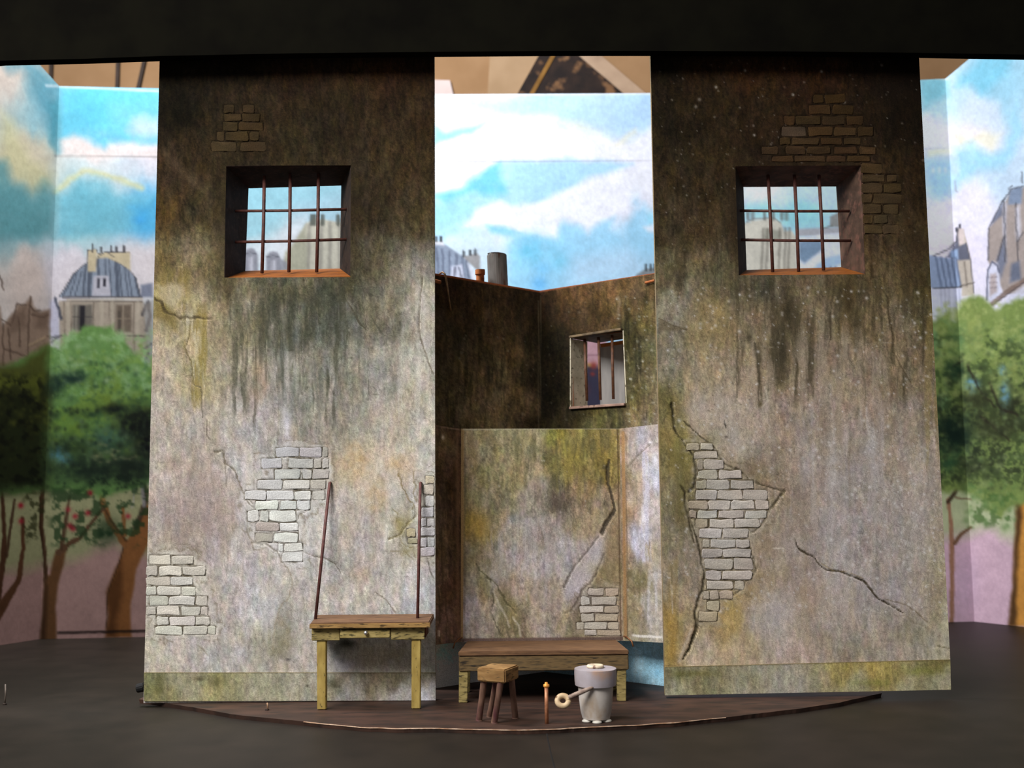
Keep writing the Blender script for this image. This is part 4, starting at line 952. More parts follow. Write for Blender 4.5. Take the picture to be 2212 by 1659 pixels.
    p.dots((206, 202, 198), 160, 1000, 1340, 930, 1380, .9, 2.0, .5, 15); p.dots((64, 58, 48), 160, 1000, 1340, 930, 1380, .9, 1.9, .5, 16)
    p.line((158, 126, 84), [(999, 930), (997, 1384)], 7, .9, 2)                                # raw timber edge
    p.line((90, 76, 60), [(1004, 935), (1003, 1380)], 2, .5); p.line((196, 188, 170), [(1000, 928), (1200, 926), (1338, 926)], 2, .5)
    p.line((70, 54, 40), [(1334, 928), (1341, 1384)], 3, .7); p.line((96, 76, 70), [(996, 1383), (1346, 1379)], 8, .85, 2)
def paint_al(p):
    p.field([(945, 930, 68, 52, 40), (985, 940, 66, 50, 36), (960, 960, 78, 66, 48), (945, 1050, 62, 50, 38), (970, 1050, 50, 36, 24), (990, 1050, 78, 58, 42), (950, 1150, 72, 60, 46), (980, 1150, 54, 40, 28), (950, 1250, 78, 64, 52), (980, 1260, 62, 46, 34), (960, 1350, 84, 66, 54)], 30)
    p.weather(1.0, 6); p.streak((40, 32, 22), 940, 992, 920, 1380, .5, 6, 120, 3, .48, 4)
    p.mottle(.12, 3.4, 3); p.line((98, 74, 56), [(988, 930), (990, 1380)], 6, .5, 4); p.blob((190, 178, 160), 957, 945, 3, 5, .8, .2); p.line((186, 168, 150), [(948, 1362), (948, 1374)], 3, .8)
    p.line((150, 128, 112), [(934, 918), (992, 928)], 2, .4)
def paint_ar(p):
    p.field([(1345, 940, 150, 124, 96), (1370, 940, 168, 156, 150), (1400, 940, 172, 166, 172), (1420, 940, 160, 148, 140), (1350, 1020, 140, 122, 98), (1385, 1010, 156, 142, 126), (1415, 1020, 176, 172, 182), (1350, 1100, 146, 122, 96), (1390, 1100, 170, 158, 150), (1418, 1100, 168, 158, 152),
             (1350, 1200, 150, 128, 106), (1392, 1180, 178, 176, 192), (1420, 1190, 150, 138, 118), (1360, 1240, 130, 116, 90), (1385, 1260, 128, 116, 84), (1415, 1240, 160, 150, 138), (1360, 1320, 142, 128, 100), (1395, 1320, 166, 160, 156), (1420, 1320, 170, 158, 142), (1370, 1365, 150, 138, 112), (1410, 1365, 172, 164, 152)], 28)
    p.weather(1.0, 8)
    p.streak((186, 184, 204), 1372, 1412, 960, 1220, .6, 8, 120, 4, .46, 8); p.streak((112, 102, 70), 1345, 1400, 1230, 1380, .5, 8, 60, 8, .48, 6); p.streak((190, 186, 188), 1396, 1424, 1230, 1380, .6, 7, 70, 5, .46, 6)
    Z = lambda *q: zoomed(920, 900, 3.19, q)
    p.line((92, 82, 68), Z((1545, 190, 2), (1450, 280, 2.6), (1390, 350, 3)), 3, .7, 2, 1.5, depth=.006); p.line((108, 96, 84), Z((1600, 1062), (1550, 1072)), 2, .6)
    p.blob((226, 222, 226), *Z((1545, 178))[0], 4, 3, .9, .2); p.blob((88, 86, 66), *Z((1500, 1110))[0], 6, 10, .5, .6)
    for k, (x, y) in enumerate(((1580, 290), (1500, 700), (1580, 440))): p.blob((222, 220, 232), *Z((x, y))[0], 6, 14, .6, .6)
    p.mottle(.09, 3.4, 5); p.dots((210, 206, 206), 60, 1342, 1428, 930, 1370, .9, 2.2, .6, 18)
    p.line((152, 116, 78), [(1346, 935), (1351, 1375)], 7, .85, 2.5); p.line((84, 66, 48), [(1352, 940), (1356, 1375)], 2, .5)
    p.line((228, 222, 216), [(1368, 1373), (1428, 1376)], 5, .8, 2, 2)
ALC = empty('plaster_alcove', tuple(at(1170, 1384, AY)))
tag(ALC, 'shallow three-sided plaster alcove with cracks and a patch of bare brick, above the wooden bench', 'alcove')
ab = [at(996, 926, AY), at(1338, 926, AY), at(1346, 1384, AY), at(995, 1387, AY)]
a0 = at(932, 917, .075); a1 = at(1431, 915, .075)
zb = ab[3][2]; zb2 = ab[2][2]
panel('back_panel', *ab, paint_ab, PAINTED, ALC, 2.2, .03, 1.0, None, (96, 72, 52))
panel('side_panel', a0, ab[0], ab[3], np.array([a0[0], a0[1], zb + .03]), paint_al, PAINTED, ALC, 2.6, .025, 2.4, None, (150, 120, 84))['label'] = 'dark brown left cheek of the alcove'
panel('side_panel', ab[1], a1, np.array([a1[0] + .012, a1[1], zb2 + .03]), ab[2], paint_ar, PAINTED, ALC, 2.6, .025, .82, None, (96, 72, 52))['label'] = 'pale lavender streaked right cheek of the alcove'
bricks(BR_ALC, AY, ALC, PAINTED, lambda x, y: (200, 194, 186) if x < 1310 else (192, 178, 162), 1.0, .0025, seed=9, face='alcove', keep=.35)
rehome(ALC)

# ------------------------------------------------------------------ painted backdrop
N0 = on_floor(-110, 1411, FLOOR_Z); N1 = on_floor(86, 1381, FLOOR_Z); N2 = at(925, 800, 4.35); N3 = at(1425, 800, 4.4); N4 = on_floor(2105, 1343, FLOOR_Z); N5 = on_floor(2330, 1367, FLOOR_Z)
def paint_backdrop(p):
    X, Y = p.X, p.Y
    p.field([(0, 150, 216, 200, 188), (110, 250, 150, 190, 200), (60, 330, 214, 200, 176), (40, 470, 130, 178, 186), (60, 600, 226, 206, 196),
             (200, 230, 98, 190, 222), (300, 260, 130, 200, 238), (200, 320, 226, 214, 212), (320, 320, 220, 214, 222), (200, 370, 200, 214, 216), (200, 450, 120, 186, 204), (320, 470, 86, 176, 226), (180, 510, 150, 196, 204), (150, 570, 222, 214, 222), (320, 560, 226, 216, 216),
             (560, 420, 160, 212, 230), (700, 420, 180, 218, 236), (560, 500, 190, 222, 232), (650, 550, 236, 238, 246),
             (1000, 230, 200, 222, 242), (1200, 230, 184, 216, 244), (1390, 240, 180, 214, 244), (1150, 300, 236, 236, 248), (1000, 300, 234, 236, 248), (1380, 330, 234, 234, 248), (1150, 390, 190, 220, 248), (1000, 400, 232, 236, 248), (1350, 420, 234, 234, 248), (1100, 460, 232, 234, 248), (960, 480, 170, 214, 238), (1180, 560, 150, 212, 244), (1350, 540, 176, 218, 246), (990, 530, 208, 226, 240),
             (1640, 420, 226, 232, 244), (1780, 420, 196, 222, 244), (1640, 470, 176, 214, 236), (1750, 480, 170, 214, 238),
             (2010, 220, 190, 220, 232), (2010, 280, 232, 228, 240), (2020, 380, 196, 216, 236), (2030, 460, 230, 226, 240), (2120, 240, 200, 212, 228), (2150, 180, 150, 196, 218), (2100, 300, 232, 224, 238), (2160, 360, 190, 210, 230), (2100, 440, 230, 224, 240), (2080, 560, 230, 222, 240)], 48)
    # sky: cut cloud shapes
    white = (238, 239, 250); Z = lambda *q: zoomed(920, 90, 3.017, q)
    p.poly(white, Z((40, 395), (230, 395), (350, 455), (520, 490), (640, 515), (760, 478), (850, 490), (870, 545), (1060, 590), (1180, 620), (1220, 690), (1290, 660), (1480, 560), (1490, 780), (1020, 780), (900, 765), (500, 780), (40, 1005)), 8, 7, .95, 40)
    p.poly((182, 214, 244), Z((900, 380), (1475, 380), (1475, 540), (1330, 640), (1220, 610), (1080, 540), (860, 480)), 14, 8, .8, 40, 3)
    p.poly((176, 214, 240), Z((250, 390), (800, 370), (760, 465), (640, 500), (480, 470), (350, 445)), 12, 8, .7, 40, 5)
    p.poly((132, 204, 236), Z((45, 540), (120, 585), (390, 530), (300, 600), (120, 650), (45, 690)), 8, 5, .85, 30)
    p.poly((232, 228, 208), Z((45, 700), (180, 650), (240, 620), (200, 660), (60, 720)), 8, 4, .7); p.poly((226, 226, 206), Z((850, 490), (1000, 520), (1140, 590), (1060, 595), (870, 545)), 8, 4, .7); p.poly((228, 224, 204), Z((1210, 700), (1230, 660), (1370, 560), (1380, 590), (1260, 690)), 6, 4, .7)
    p.poly((170, 214, 248), Z((480, 785), (1000, 770), (1340, 800), (1150, 870), (1010, 920), (850, 1000), (700, 1050), (560, 1070), (480, 1040), (330, 1090), (290, 1150), (200, 1160), (45, 1250), (45, 1010), (250, 950), (330, 880)), 9, 8, .9, 40, 6)
    p.poly((112, 196, 230), Z((45, 1010), (230, 960), (270, 915), (350, 870), (480, 790), (520, 980), (440, 1000), (300, 975), (120, 1060)), 9, 8, .85, 30, 2, .3)
    p.poly((150, 206, 236), Z((45, 1060), (320, 990), (300, 1130), (200, 1160), (45, 1230)), 12, 8, .6, 30, 9)
    p.poly(white, Z((340, 1090), (480, 1045), (620, 1090), (850, 1000), (1000, 920), (1150, 870), (1490, 800), (1490, 1040), (1430, 960), (1380, 1010), (1240, 1120), (1060, 1250), (980, 1190), (880, 1170), (860, 1300), (620, 1240), (400, 1200), (250, 1190), (300, 1140)), 8, 8, .95, 36, 4)
    p.poly((160, 214, 246), Z((400, 1205), (620, 1250), (800, 1300), (870, 1280), (880, 1175), (1000, 1195), (1060, 1255), (1150, 1170), (1230, 1140), (1200, 1220), (1300, 1290), (1330, 1150), (1420, 1050), (1495, 1200), (1495, 1480), (740, 1640), (540, 1620), (550, 1290)), 9, 8, .85, 36, 7)
    p.poly((206, 224, 248), Z((960, 1420), (1300, 1340), (1495, 1440), (1495, 1520), (900, 1620)), 20, 8, .5, 36, 7)
    p.blob((112, 196, 230), *Z((690, 1360))[0], 40, 34, .7, .5, 4, 20); p.blob((120, 200, 232), *Z((860, 1420))[0], 22, 24, .5, .6); p.blob((96, 180, 246), *Z((740, 1580))[0], 16, 16, .75, .2); p.blob((110, 190, 246), *Z((760, 1480))[0], 16, 12, .5, .4)
    p.poly((130, 206, 242), Z((400, 1200), (520, 1205), (640, 1255), (430, 1245)), 6, 4, .7)
    p.blob((140, 200, 236), *Z((1370, 1060))[0], 10, 26, .4, .7); p.blob((150, 216, 240), *Z((1470, 1150))[0], 10, 20, .6, .4); p.poly(white, Z((1420, 1210), (1495, 1195), (1495, 1250), (1450, 1240)), 5, 3, .8)
    # left sky
    Z = lambda *q: zoomed(0, 80, 3.4556, q)
    p.poly((98, 190, 222), Z((440, 375), (1190, 400), (1190, 800), (1000, 785), (820, 790), (780, 840), (640, 770), (540, 740), (435, 755)), 10, 8, .85, 40, 2, .25)
    p.poly((88, 168, 186), Z((445, 400), (600, 470), (700, 580), (620, 690), (440, 720)), 20, 8, .5, 30, 4)
    p.poly((128, 196, 240), Z((820, 520), (1190, 500), (1190, 740), (900, 760)), 22, 8, .6, 30, 5); p.poly((204, 212, 230), Z((960, 690), (1000, 610), (1080, 590), (1190, 600), (1190, 740), (1000, 730)), 12, 8, .75, 24, 6)
    p.poly((230, 216, 212), Z((430, 760), (540, 745), (640, 775), (690, 830), (780, 850), (830, 800), (990, 790), (1040, 840), (1190, 830), (1190, 905), (430, 890)), 8, 6, .85, 30, 8)
    p.line((206, 204, 156), Z((420, 1150), (520, 1060), (640, 1000), (760, 1020), (860, 1060), (1060, 1125)), 11, .75, 10, 5, 24)
    p.poly((110, 180, 200), Z((420, 1210), (530, 1130), (600, 1060), (700, 1045), (800, 1080), (870, 1160), (1000, 1180), (1160, 1210), (1150, 1420), (1000, 1450), (700, 1480), (420, 1500)), 12, 8, .75, 40, 3, .3)
    p.poly((72, 170, 226), Z((980, 1280), (1160, 1240), (1150, 1420), (1060, 1430)), 16, 8, .7, 24, 4); p.blob((70, 164, 226), *Z((1040, 1370))[0], 16, 12, .6, .3)
    # left wing sky
    p.poly((96, 154, 172), Z((0, 180), (240, 180), (440, 370), (425, 860), (380, 760), (300, 540), (150, 240), (60, 260), (20, 200)), 14, 8, .8, 30, 5, .25); p.poly((70, 146, 162), Z((370, 500), (440, 460), (430, 850), (390, 780)), 12, 6, .7)
    p.poly((208, 200, 150), Z((0, 560), (100, 640), (230, 900), (380, 1000), (400, 1120), (230, 1180), (180, 1090), (90, 1080), (0, 900)), 16, 8, .6, 30, 6)
    p.poly((96, 154, 160), Z((-300, 900), (60, 930), (100, 1100), (190, 1130), (240, 1200), (330, 1090), (410, 1190), (395, 1500), (-300, 1480)), 14, 8, .8, 34, 4, .3)
    # right sky
    Z = lambda *q: zoomed(1960, 80, 2.676, q)
    p.poly((136, 206, 222), Z((60, 240), (180, 225), (240, 255), (235, 340), (180, 370), (90, 410)), 10, 6, .8, 30, 2); p.poly((120, 190, 216), Z((300, 215), (450, 110), (620, 100), (560, 240), (430, 340), (370, 280), (290, 290)), 12, 7, .8, 30, 4, .2)
    p.poly((160, 206, 236), Z((110, 710), (255, 720), (262, 900), (190, 940), (130, 900)), 12, 7, .7, 30, 6); p.poly((232, 224, 196), Z((265, 540), (360, 580), (450, 540), (540, 560), (500, 660), (400, 620), (280, 660)), 10, 6, .7, 26, 3); p.poly((236, 232, 176), Z((110, 660), (260, 630), (255, 660), (120, 700)), 6, 4, .5)
    p.poly((150, 206, 232), Z((270, 650), (360, 610), (480, 680), (560, 640), (590, 560), (560, 420), (640, 370), (680, 560), (620, 660), (560, 760), (400, 780), (290, 880)), 12, 8, .75, 30, 7, .25)
    for k, xx in enumerate((150, 185, 220)): p.blob((228, 232, 246), *Z((xx, 770))[0], 4, 8, .7, 0)
    p.line((150, 146, 160), Z((275, 830), (280, 890), (290, 895)), 3, .6, 2)
    # through the two big windows
    Z = lambda *q: zoomed(300, 80, 2.962, q)
    p.poly((162, 214, 230), Z((640, 900), (1300, 900), (1300, 1000), (1140, 1040), (1000, 1060), (900, 1200), (780, 1280), (640, 1300)), 14, 8, .8, 40, 3, .2)
    p.poly((238, 242, 250), Z((640, 1320), (900, 1270), (980, 1230), (1060, 1150), (1000, 1330), (930, 1400), (920, 1480), (640, 1480)), 14, 6, .8, 30, 3)
    p.poly((212, 208, 192), Z((925, 1490), (935, 1380), (1010, 1290), (1070, 1190), (1120, 1160), (1320, 1190), (1320, 1520), (925, 1520)), 2, 1, 1)
    p.poly((172, 172, 150), Z((925, 1490), (935, 1380), (1010, 1290), (1070, 1190), (1080, 1500)), 6, 3, .7)
    for xx, w_, y0 in ((1090, 7, 1200), (1165, 10, 1180), (1225, 8, 1190), (1285, 6, 1170)): p.line((146, 142, 134), Z((xx, y0), (xx - 6, 1500)), w_, .6, 5, 2)
    for xx in (1105, 1125, 1175, 1275): p.line((92, 96, 90), Z((xx, 1195), (xx, 1145)), 9, .8, 3, 1)
    for xx, t_ in ((715, 1350), (860, 1370)):
        p.poly((150, 150, 162), Z((xx - 45, 1500), (xx - 45, t_ + 40), (xx - 25, t_ + 8), (xx, t_), (xx + 25, t_ + 8), (xx + 45, t_ + 45), (xx + 48, 1500)), 2, 1, .9)
        p.line((96, 98, 108), Z((xx - 40, t_ + 36), (xx, t_ + 28), (xx + 40, t_ + 40)), 2.4, .8); p.poly((214, 214, 226), Z((xx - 12, 1500), (xx - 12, t_ + 60), (xx + 14, t_ + 55), (xx + 16, 1500)), 2, 0, .9); p.line((120, 120, 130), Z((xx, t_ + 60), (xx, 1500)), 2, .7)
    p.poly((150, 152, 164), Z((900, 1420), (950, 1440), (950, 1500), (890, 1500)), 3, 2, .8)
    Z = lambda *q: zoomed(1400, 80, 2.962, q)
    p.poly((150, 216, 224), Z((630, 1090), (760, 1060), (830, 1100), (900, 1080), (980, 1050), (1090, 1080), (1100, 1200), (880, 1210), (820, 1150), (640, 1130)), 10, 6, .75, 30, 4, .2)
    p.poly((206, 202, 190), Z((600, 1520), (600, 1200), (680, 1170), (800, 1160), (850, 1190), (870, 1240), (920, 1240), (955, 1290), (955, 1520)), 2, 1, 1)
    p.line((132, 128, 120), Z((600, 1200), (680, 1160), (800, 1155), (850, 1190)), 2.4, .7)
    p.poly((150, 150, 138), Z((740, 1300), (740, 1220), (850, 1240), (845, 1300)), 3, 1, .8)
    for xx in (735, 765, 845, 880, 905): p.line((112, 106, 98), Z((xx, 1225), (xx - 10, 1500)), 5, .6, 4, 2)
    for xx in (640, 670, 745, 800, 855, 885): p.line((110, 112, 108), Z((xx, 1165), (xx, 1125)), 7, .7, 3, 1)
    p.poly((176, 176, 184), Z((955, 1275), (955, 1228), (1240, 1215), (1240, 1260)), 2, 0, .95); p.poly((222, 226, 242), Z((955, 1280), (1240, 1250), (1240, 1520), (955, 1520)), 2, 0, .95)
    p.poly((118, 144, 172), Z((965, 1310), (1110, 1300), (1120, 1350), (1000, 1450), (968, 1420)), 3, 2, .9); p.poly((150, 186, 226), Z((1030, 1500), (1130, 1420), (1240, 1390), (1240, 1450), (1130, 1500)), 4, 3, .7)
    for xx in (1130, 1170, 1200): p.line((90, 94, 104), Z((xx, 1445 + 30), (xx, 1455 + 44)), 6, .7, 2)
    p.poly((140, 138, 136), Z((1165, 1215), (1165, 1150), (1240, 1110), (1240, 1215)), 2, 1, .9); p.line((104, 106, 100), Z((1120, 1225), (1180, 1205)), 4, .6, 2)
    # through the little window
    p.poly((190, 150, 160), [(1236, 730), (1310, 730), (1310, 790), (1236, 790)], 4, 2, 1); p.line((150, 112, 124), [(1240, 768), (1310, 766)], 2.5, .8)
    p.poly((60, 58, 76), [(1236, 790), (1310, 790), (1310, 900), (1236, 900)], 5, 2, 1); p.blob((150, 60, 50), 1282, 790, 8, 8, .9, .2); p.blob((160, 60, 50), 1280, 808, 5, 4, .8, .2); p.blob((190, 140, 60), 1272, 788, 5, 4, .8, .1); p.blob((120, 60, 60), 1266, 840, 8, 14, .5, .4)
    # mansard house on the left
    Z = lambda *q: zoomed(0, 500, 3.4556, q); ink = (64, 62, 68)
    p.poly((226, 216, 220), Z((395, 300), (640, 100), (1200, 60), (1180, 420), (1040, 480), (440, 490), (395, 420)), 26, 6, .7)
    p.poly((204, 202, 222), Z((370, 520), (410, 500), (440, 620), (450, 800), (360, 800)), 4, 2, .9)
    p.poly((178, 164, 148), Z((440, 520), (1070, 515), (1110, 940), (450, 900)), 2, 1, 1)
    p.poly((142, 152, 168), Z((440, 492), (500, 410), (545, 320), (640, 240), (720, 200), (800, 192), (880, 228), (960, 285), (1015, 350), (1050, 492)), 2, 1, 1)
    for (x0, y0, x1, y1, w_) in ((470, 480, 560, 310, 4), (520, 490, 580, 290, 3), (560, 480, 610, 300, 3), (620, 480, 640, 260, 5), (665, 480, 670, 240, 9), (735, 330, 730, 210, 6), (790, 330, 785, 200, 3), (830, 480, 815, 200, 3), (880, 480, 868, 225, 8), (910, 480, 890, 240, 3), (955, 485, 930, 270, 3), (985, 485, 955, 290, 3), (1040, 490, 1005, 340, 4)):
        p.line((78, 84, 98), Z((x0, y0), (x1, y1)), w_, .75, 2.5, 1.5)
    p.line(ink, Z((440, 490), (545, 320), (640, 240), (720, 200), (800, 192), (880, 228), (960, 285), (1015, 350), (1050, 492)), 2.2, .7, 1.8, 1.5)
    p.poly((206, 190, 158), Z((655, 300), (655, 135), (720, 135), (722, 200), (715, 300)), 2, 1, 1); p.poly((206, 190, 158), Z((722, 200), (722, 165), (800, 155), (970, 152), (974, 290), (900, 240), (800, 195)), 2, 1, 1)
    p.line(ink, Z((655, 140), (720, 135), (730, 165), (800, 155), (970, 150)), 2, .7, 1.6, 1); p.line(ink, Z((655, 140), (655, 300)), 1.8, .6)
    for xx, h in ((690, 55), (755, 30), (830, 40), (870, 36), (925, 44)): p.line((70, 66, 70), Z((xx, 152), (xx, 152 - h)), 5, .85, 2, 1)
    p.line((76, 74, 78), Z((730, 190), (790, 150), (850, 190)), 2.4, .6)
    p.poly((200, 196, 206), Z((690, 480), (695, 340), (720, 330), (810, 330), (825, 480)), 2, 1, .95); p.poly((52, 50, 60), Z((725, 425), (728, 350), (748, 350), (742, 425)), 1.5, 0, .95); p.poly((52, 50, 60), Z((768, 410), (768, 350), (792, 350), (790, 410)), 1.5, 0, .95)
    p.line((92, 86, 90), Z((470, 492), (1060, 488)), 4, .8, 2); p.line((196, 182, 164), Z((500, 508), (1060, 505)), 4, .8, 2); p.line((110, 98, 90), Z((470, 525), (1060, 522)), 2.4, .7)
    p.line((66, 70, 86), Z((410, 500), (440, 590), (455, 650)), 6, .8, 2.5, 2)
    for xx in (480, 530, 700, 820, 855, 1000): p.line((118, 104, 92), Z((xx, 530), (xx, 900)), 3, .6, 2, 1)
    for xx in (510, 760, 840, 1030): p.line((204, 192, 172), Z((xx, 530), (xx, 900)), 8, .5, 3, 1)
    p.poly((112, 106, 98), Z((545, 740), (545, 550), (690, 545), (690, 740)), 3, 1, .9); p.poly((40, 38, 44), Z((592, 740), (595, 552), (635, 552), (632, 740)), 2, 0, .9); p.line((172, 164, 150), Z((570, 560), (570, 740)), 3, .6); p.line((60, 56, 58), Z((545, 640), (690, 640)), 2, .5)
    p.poly((110, 96, 84), Z((865, 750), (868, 550), (980, 545), (980, 750)), 3, 1, .9); p.line((176, 160, 140), Z((920, 560), (920, 740)), 4, .6, 3); p.line((58, 54, 52), Z((890, 600), (890, 740)), 4, .6, 3); p.line((150, 134, 116), Z((870, 650), (980, 650)), 3, .6)
    p.line((84, 74, 72), Z((900, 775), (1110, 785)), 3, .7, 2, 1.5); p.poly((120, 126, 146), Z((1050, 490), (1050, 400), (1140, 385), (1140, 490)), 3, 1, .9); p.line(ink, Z((1060, 620), (1105, 520), (1120, 640), (1090, 740)), 7, .7, 3, 2); p.poly((150, 140, 132), Z((1070, 540), (1140, 520), (1140, 1000), (1090, 960)), 5, 2, .7)
    for q in (((1070, 880), (1130, 840)), ((1080, 960), (1110, 900)), ((370, 800), (490, 770)), ((385, 830), (440, 790))): p.line(ink, Z(*q), 4, .6, 3, 2)
    # houses on the left wing
    p.poly((150, 124, 106), Z((-300, 560), (0, 560), (20, 700), (110, 600), (130, 545), (180, 545), (230, 490), (250, 560), (300, 600), (370, 580), (370, 900), (200, 1000), (-300, 1020)), 4, 2, .95)
    for q in (((0, 330), (30, 440)), ((10, 660), (80, 700), (115, 600), (130, 540)), ((130, 545), (190, 550)), ((200, 980), (215, 700), (228, 490)), ((215, 860), (370, 780)), ((20, 690), (25, 1000)), ((60, 720), (80, 960)), ((230, 560), (260, 600), (300, 590)), ((30, 880), (190, 930)), ((140, 640), (150, 860)), ((240, 620), (330, 640), (360, 620))):
        p.line((84, 66, 56), Z(*q), 3.4, .7, 3, 3)
    p.poly((96, 76, 64), Z((100, 620), (190, 560), (200, 720), (60, 760)), 8, 5, .5); p.poly((96, 76, 64), Z((260, 600), (370, 590), (370, 740), (270, 720)), 8, 5, .5); p.line((196, 168, 136), Z((220, 850), (340, 790)), 6, .6, 3)
    # roofs in the middle gap
    Z = lambda *q: zoomed(920, 90, 3.017, q)
    p.poly((138, 150, 170), Z((-60, 1560), (-60, 1290), (40, 1300), (130, 1325), (210, 1380), (280, 1430), (325, 1580), (-60, 1600)), 2, 1, .95); p.poly((220, 220, 228), Z((45, 1320), (50, 1298), (115, 1300), (120, 1330)), 2, 0, .9)
    for xx in (70, 105, 150, 195, 235, 265): p.line((78, 84, 104), Z((xx, 1340 + (xx - 60) * .35), (xx + 12, 1540)), 5, .6, 4, 3)
    p.poly((150, 148, 150), Z((240, 1400), (335, 1378), (355, 1400), (352, 1500), (310, 1470)), 2, 1, .95); p.poly((206, 210, 230), Z((160, 1540), (165, 1465), (235, 1450), (250, 1540)), 2, 1, .9); p.line((90, 92, 108), Z((190, 1475), (185, 1535)), 5, .7); p.line((96, 100, 112), Z((215, 1470), (230, 1530)), 4, .7); p.poly((226, 228, 240), Z((270, 1440), (300, 1470), (330, 1560), (300, 1560)), 3, 1, .8)
    for xx, yy in ((65, 1300), (98, 1300), (245, 1395), (290, 1388), (322, 1385)): p.line((66, 70, 76), Z((xx, yy), (xx, yy - 26)), 6, .9, 2)
    p.poly((128, 132, 136), Z((1370, 1520), (1430, 1480), (1500, 1470), (1540, 1560), (1370, 1560)), 2, 1, .9)
    for xx in (1435, 1465, 1490): p.line((70, 78, 82), Z((xx, 1490), (xx, 1455)), 5, .9, 2)
    # houses on the right
    Z = lambda *q: zoomed(1960, 80, 2.676, q)
    p.poly((188, 176, 164), Z((285, 1290), (290, 1110), (325, 1110), (350, 1210), (368, 1290), (385, 1490), (310, 1500)), 2, 1, 1); p.poly((214, 198, 196), Z((290, 1200), (292, 1105), (325, 1105), (330, 1200)), 2, 1, .9); p.poly((84, 88, 108), Z((230, 1270), (280, 1190), (290, 1130), (300, 1210), (340, 1190), (362, 1285), (290, 1290)), 2, 1, .85); p.poly((164, 190, 226), Z((248, 1275), (250, 1235), (290, 1225), (295, 1285)), 2, 1, .8)
    p.poly((148, 164, 194), Z((120, 1260), (285, 1285), (312, 1445), (120, 1450)), 2, 1, 1)
    for xx in (165, 195, 225, 255, 280): p.line((84, 96, 122), Z((xx, 1275), (xx + 30, 1440)), 3.6, .75, 2.6, 1)
    p.poly((204, 206, 226), Z((120, 1455), (315, 1448), (312, 1570), (250, 1620), (120, 1620)), 2, 1, 1)
    for xx in (195, 215, 240, 275, 300): p.line((150, 152, 176), Z((xx, 1460), (xx + 6, 1600)), 3, .6, 2.5, 1)
    p.line((56, 58, 64), Z((150, 1450), (315, 1446)), 3, .8); p.line((64, 64, 72), Z((150, 1265), (240, 1225), (285, 1180), (290, 1110)), 3, .8, 2, 1); p.line(ink, Z((340, 1190), (365, 1290), (385, 1480)), 2.4, .7); p.line((110, 100, 92), Z((330, 1300), (345, 1440)), 4, .6, 2); p.line((84, 76, 70), Z((305, 1440), (385, 1420)), 3, .7)
    for xx, yy in ((285, 1120), (303, 1100)): p.line((66, 66, 76), Z((xx, yy), (xx, yy - 12)), 6, .9, 2)
    p.poly((160, 146, 140), Z((468, 1300), (470, 1110), (510, 1050), (560, 960), (600, 890), (700, 860), (900, 860), (900, 1500), (560, 1480)), 2, 2, .95)
    p.poly((122, 138, 164), Z((580, 970), (590, 890), (630, 868), (665, 870), (660, 960)), 3, 2, .9); p.poly((196, 196, 214), Z((550, 1080), (552, 960), (572, 960), (570, 1180), (560, 1300)), 3, 1, .85); p.poly((104, 112, 136), Z((480, 1090), (500, 1040), (550, 960), (548, 1030)), 3, 1, .8); p.poly((112, 118, 140), Z((515, 1290), (560, 1160), (575, 1300), (540, 1400)), 4, 2, .85); p.poly((96, 104, 126), Z((590, 1420), (605, 1310), (650, 1290), (660, 1400)), 4, 2, .85); p.poly((210, 210, 228), Z((625, 990), (650, 960), (655, 1150), (630, 1180)), 4, 2, .7)
    p.poly((206, 206, 226), Z((455, 1520), (462, 1340), (490, 1295), (525, 1310), (545, 1480), (480, 1530)), 2, 1, .95); p.line((70, 72, 92), Z((460, 1520), (464, 1345), (490, 1300), (520, 1320), (530, 1360)), 3.4, .8, 2, 1); p.poly((170, 152, 148), Z((475, 1500), (478, 1370), (515, 1365), (520, 1470)), 3, 1, .8)
    for yy in (1390, 1420, 1450): p.line((120, 110, 116), Z((476, yy), (518, yy - 3)), 2.4, .6)
    for q in (((470, 1110), (468, 1290)), ((470, 1110), (550, 950), (600, 880), (680, 860)), ((560, 950), (565, 1300)), ((625, 960), (640, 1290)), ((560, 1150), (520, 1290)), ((585, 880), (605, 860)), ((550, 950), (560, 935)), ((660, 780), (664, 840)), ((640, 1180), (670, 1130))): p.line(ink, Z(*q), 3, .7, 2.4, 2)
    p.line((120, 100, 92), Z((490, 1540), (570, 1480), (700, 1390)), 10, .8, 3, 2); p.line((80, 70, 72), Z((490, 1550), (570, 1495), (700, 1400)), 3, .7); p.poly((204, 204, 224), Z((530, 1560), (600, 1490), (700, 1420), (700, 1620), (560, 1620)), 4, 2, .8)
    # park ground and pink haze under the crowns
    p.poly((200, 160, 152), [(-150, 1050), (1140, 1050), (1140, 1440), (-150, 1440)], 4, 0, 1)
    p.poly((204, 172, 188), [(1140, 1050), (2400, 1050), (2400, 1440), (1140, 1440)], 4, 0, 1)
    p.poly((176, 184, 130), [(-150, 1030), (620, 1030), (600, 1180), (330, 1205), (240, 1170), (180, 1205), (60, 1230), (-150, 1240)], 18, 8, .8, 24, 3)
    p.poly((168, 184, 136), [(1900, 1030), (2400, 1030), (2400, 1190), (2200, 1180), (2140, 1140), (2080, 1160), (1900, 1180)], 18, 8, .8, 24, 5)
    p.blob((196, 172, 196), 2080, 1260, 30, 80, .6, .1)
    # tree trunks
    bark = (158, 104, 60); bdk = (66, 46, 30)
    Z = lambda *q: zoomed(0, 900, 2.186, q)
    p.poly(bark, Z((500, 1040), (510, 940), (505, 830), (530, 760), (560, 690), (590, 600), (640, 520), (690, 420), (760, 400), (720, 560), (645, 720), (615, 900), (620, 1040)), 3, 2, 1); p.poly((96, 60, 34), Z((500, 1040), (512, 940), (506, 830), (540, 750), (575, 680), (580, 850), (545, 960), (550, 1040)), 7, 4, .8)
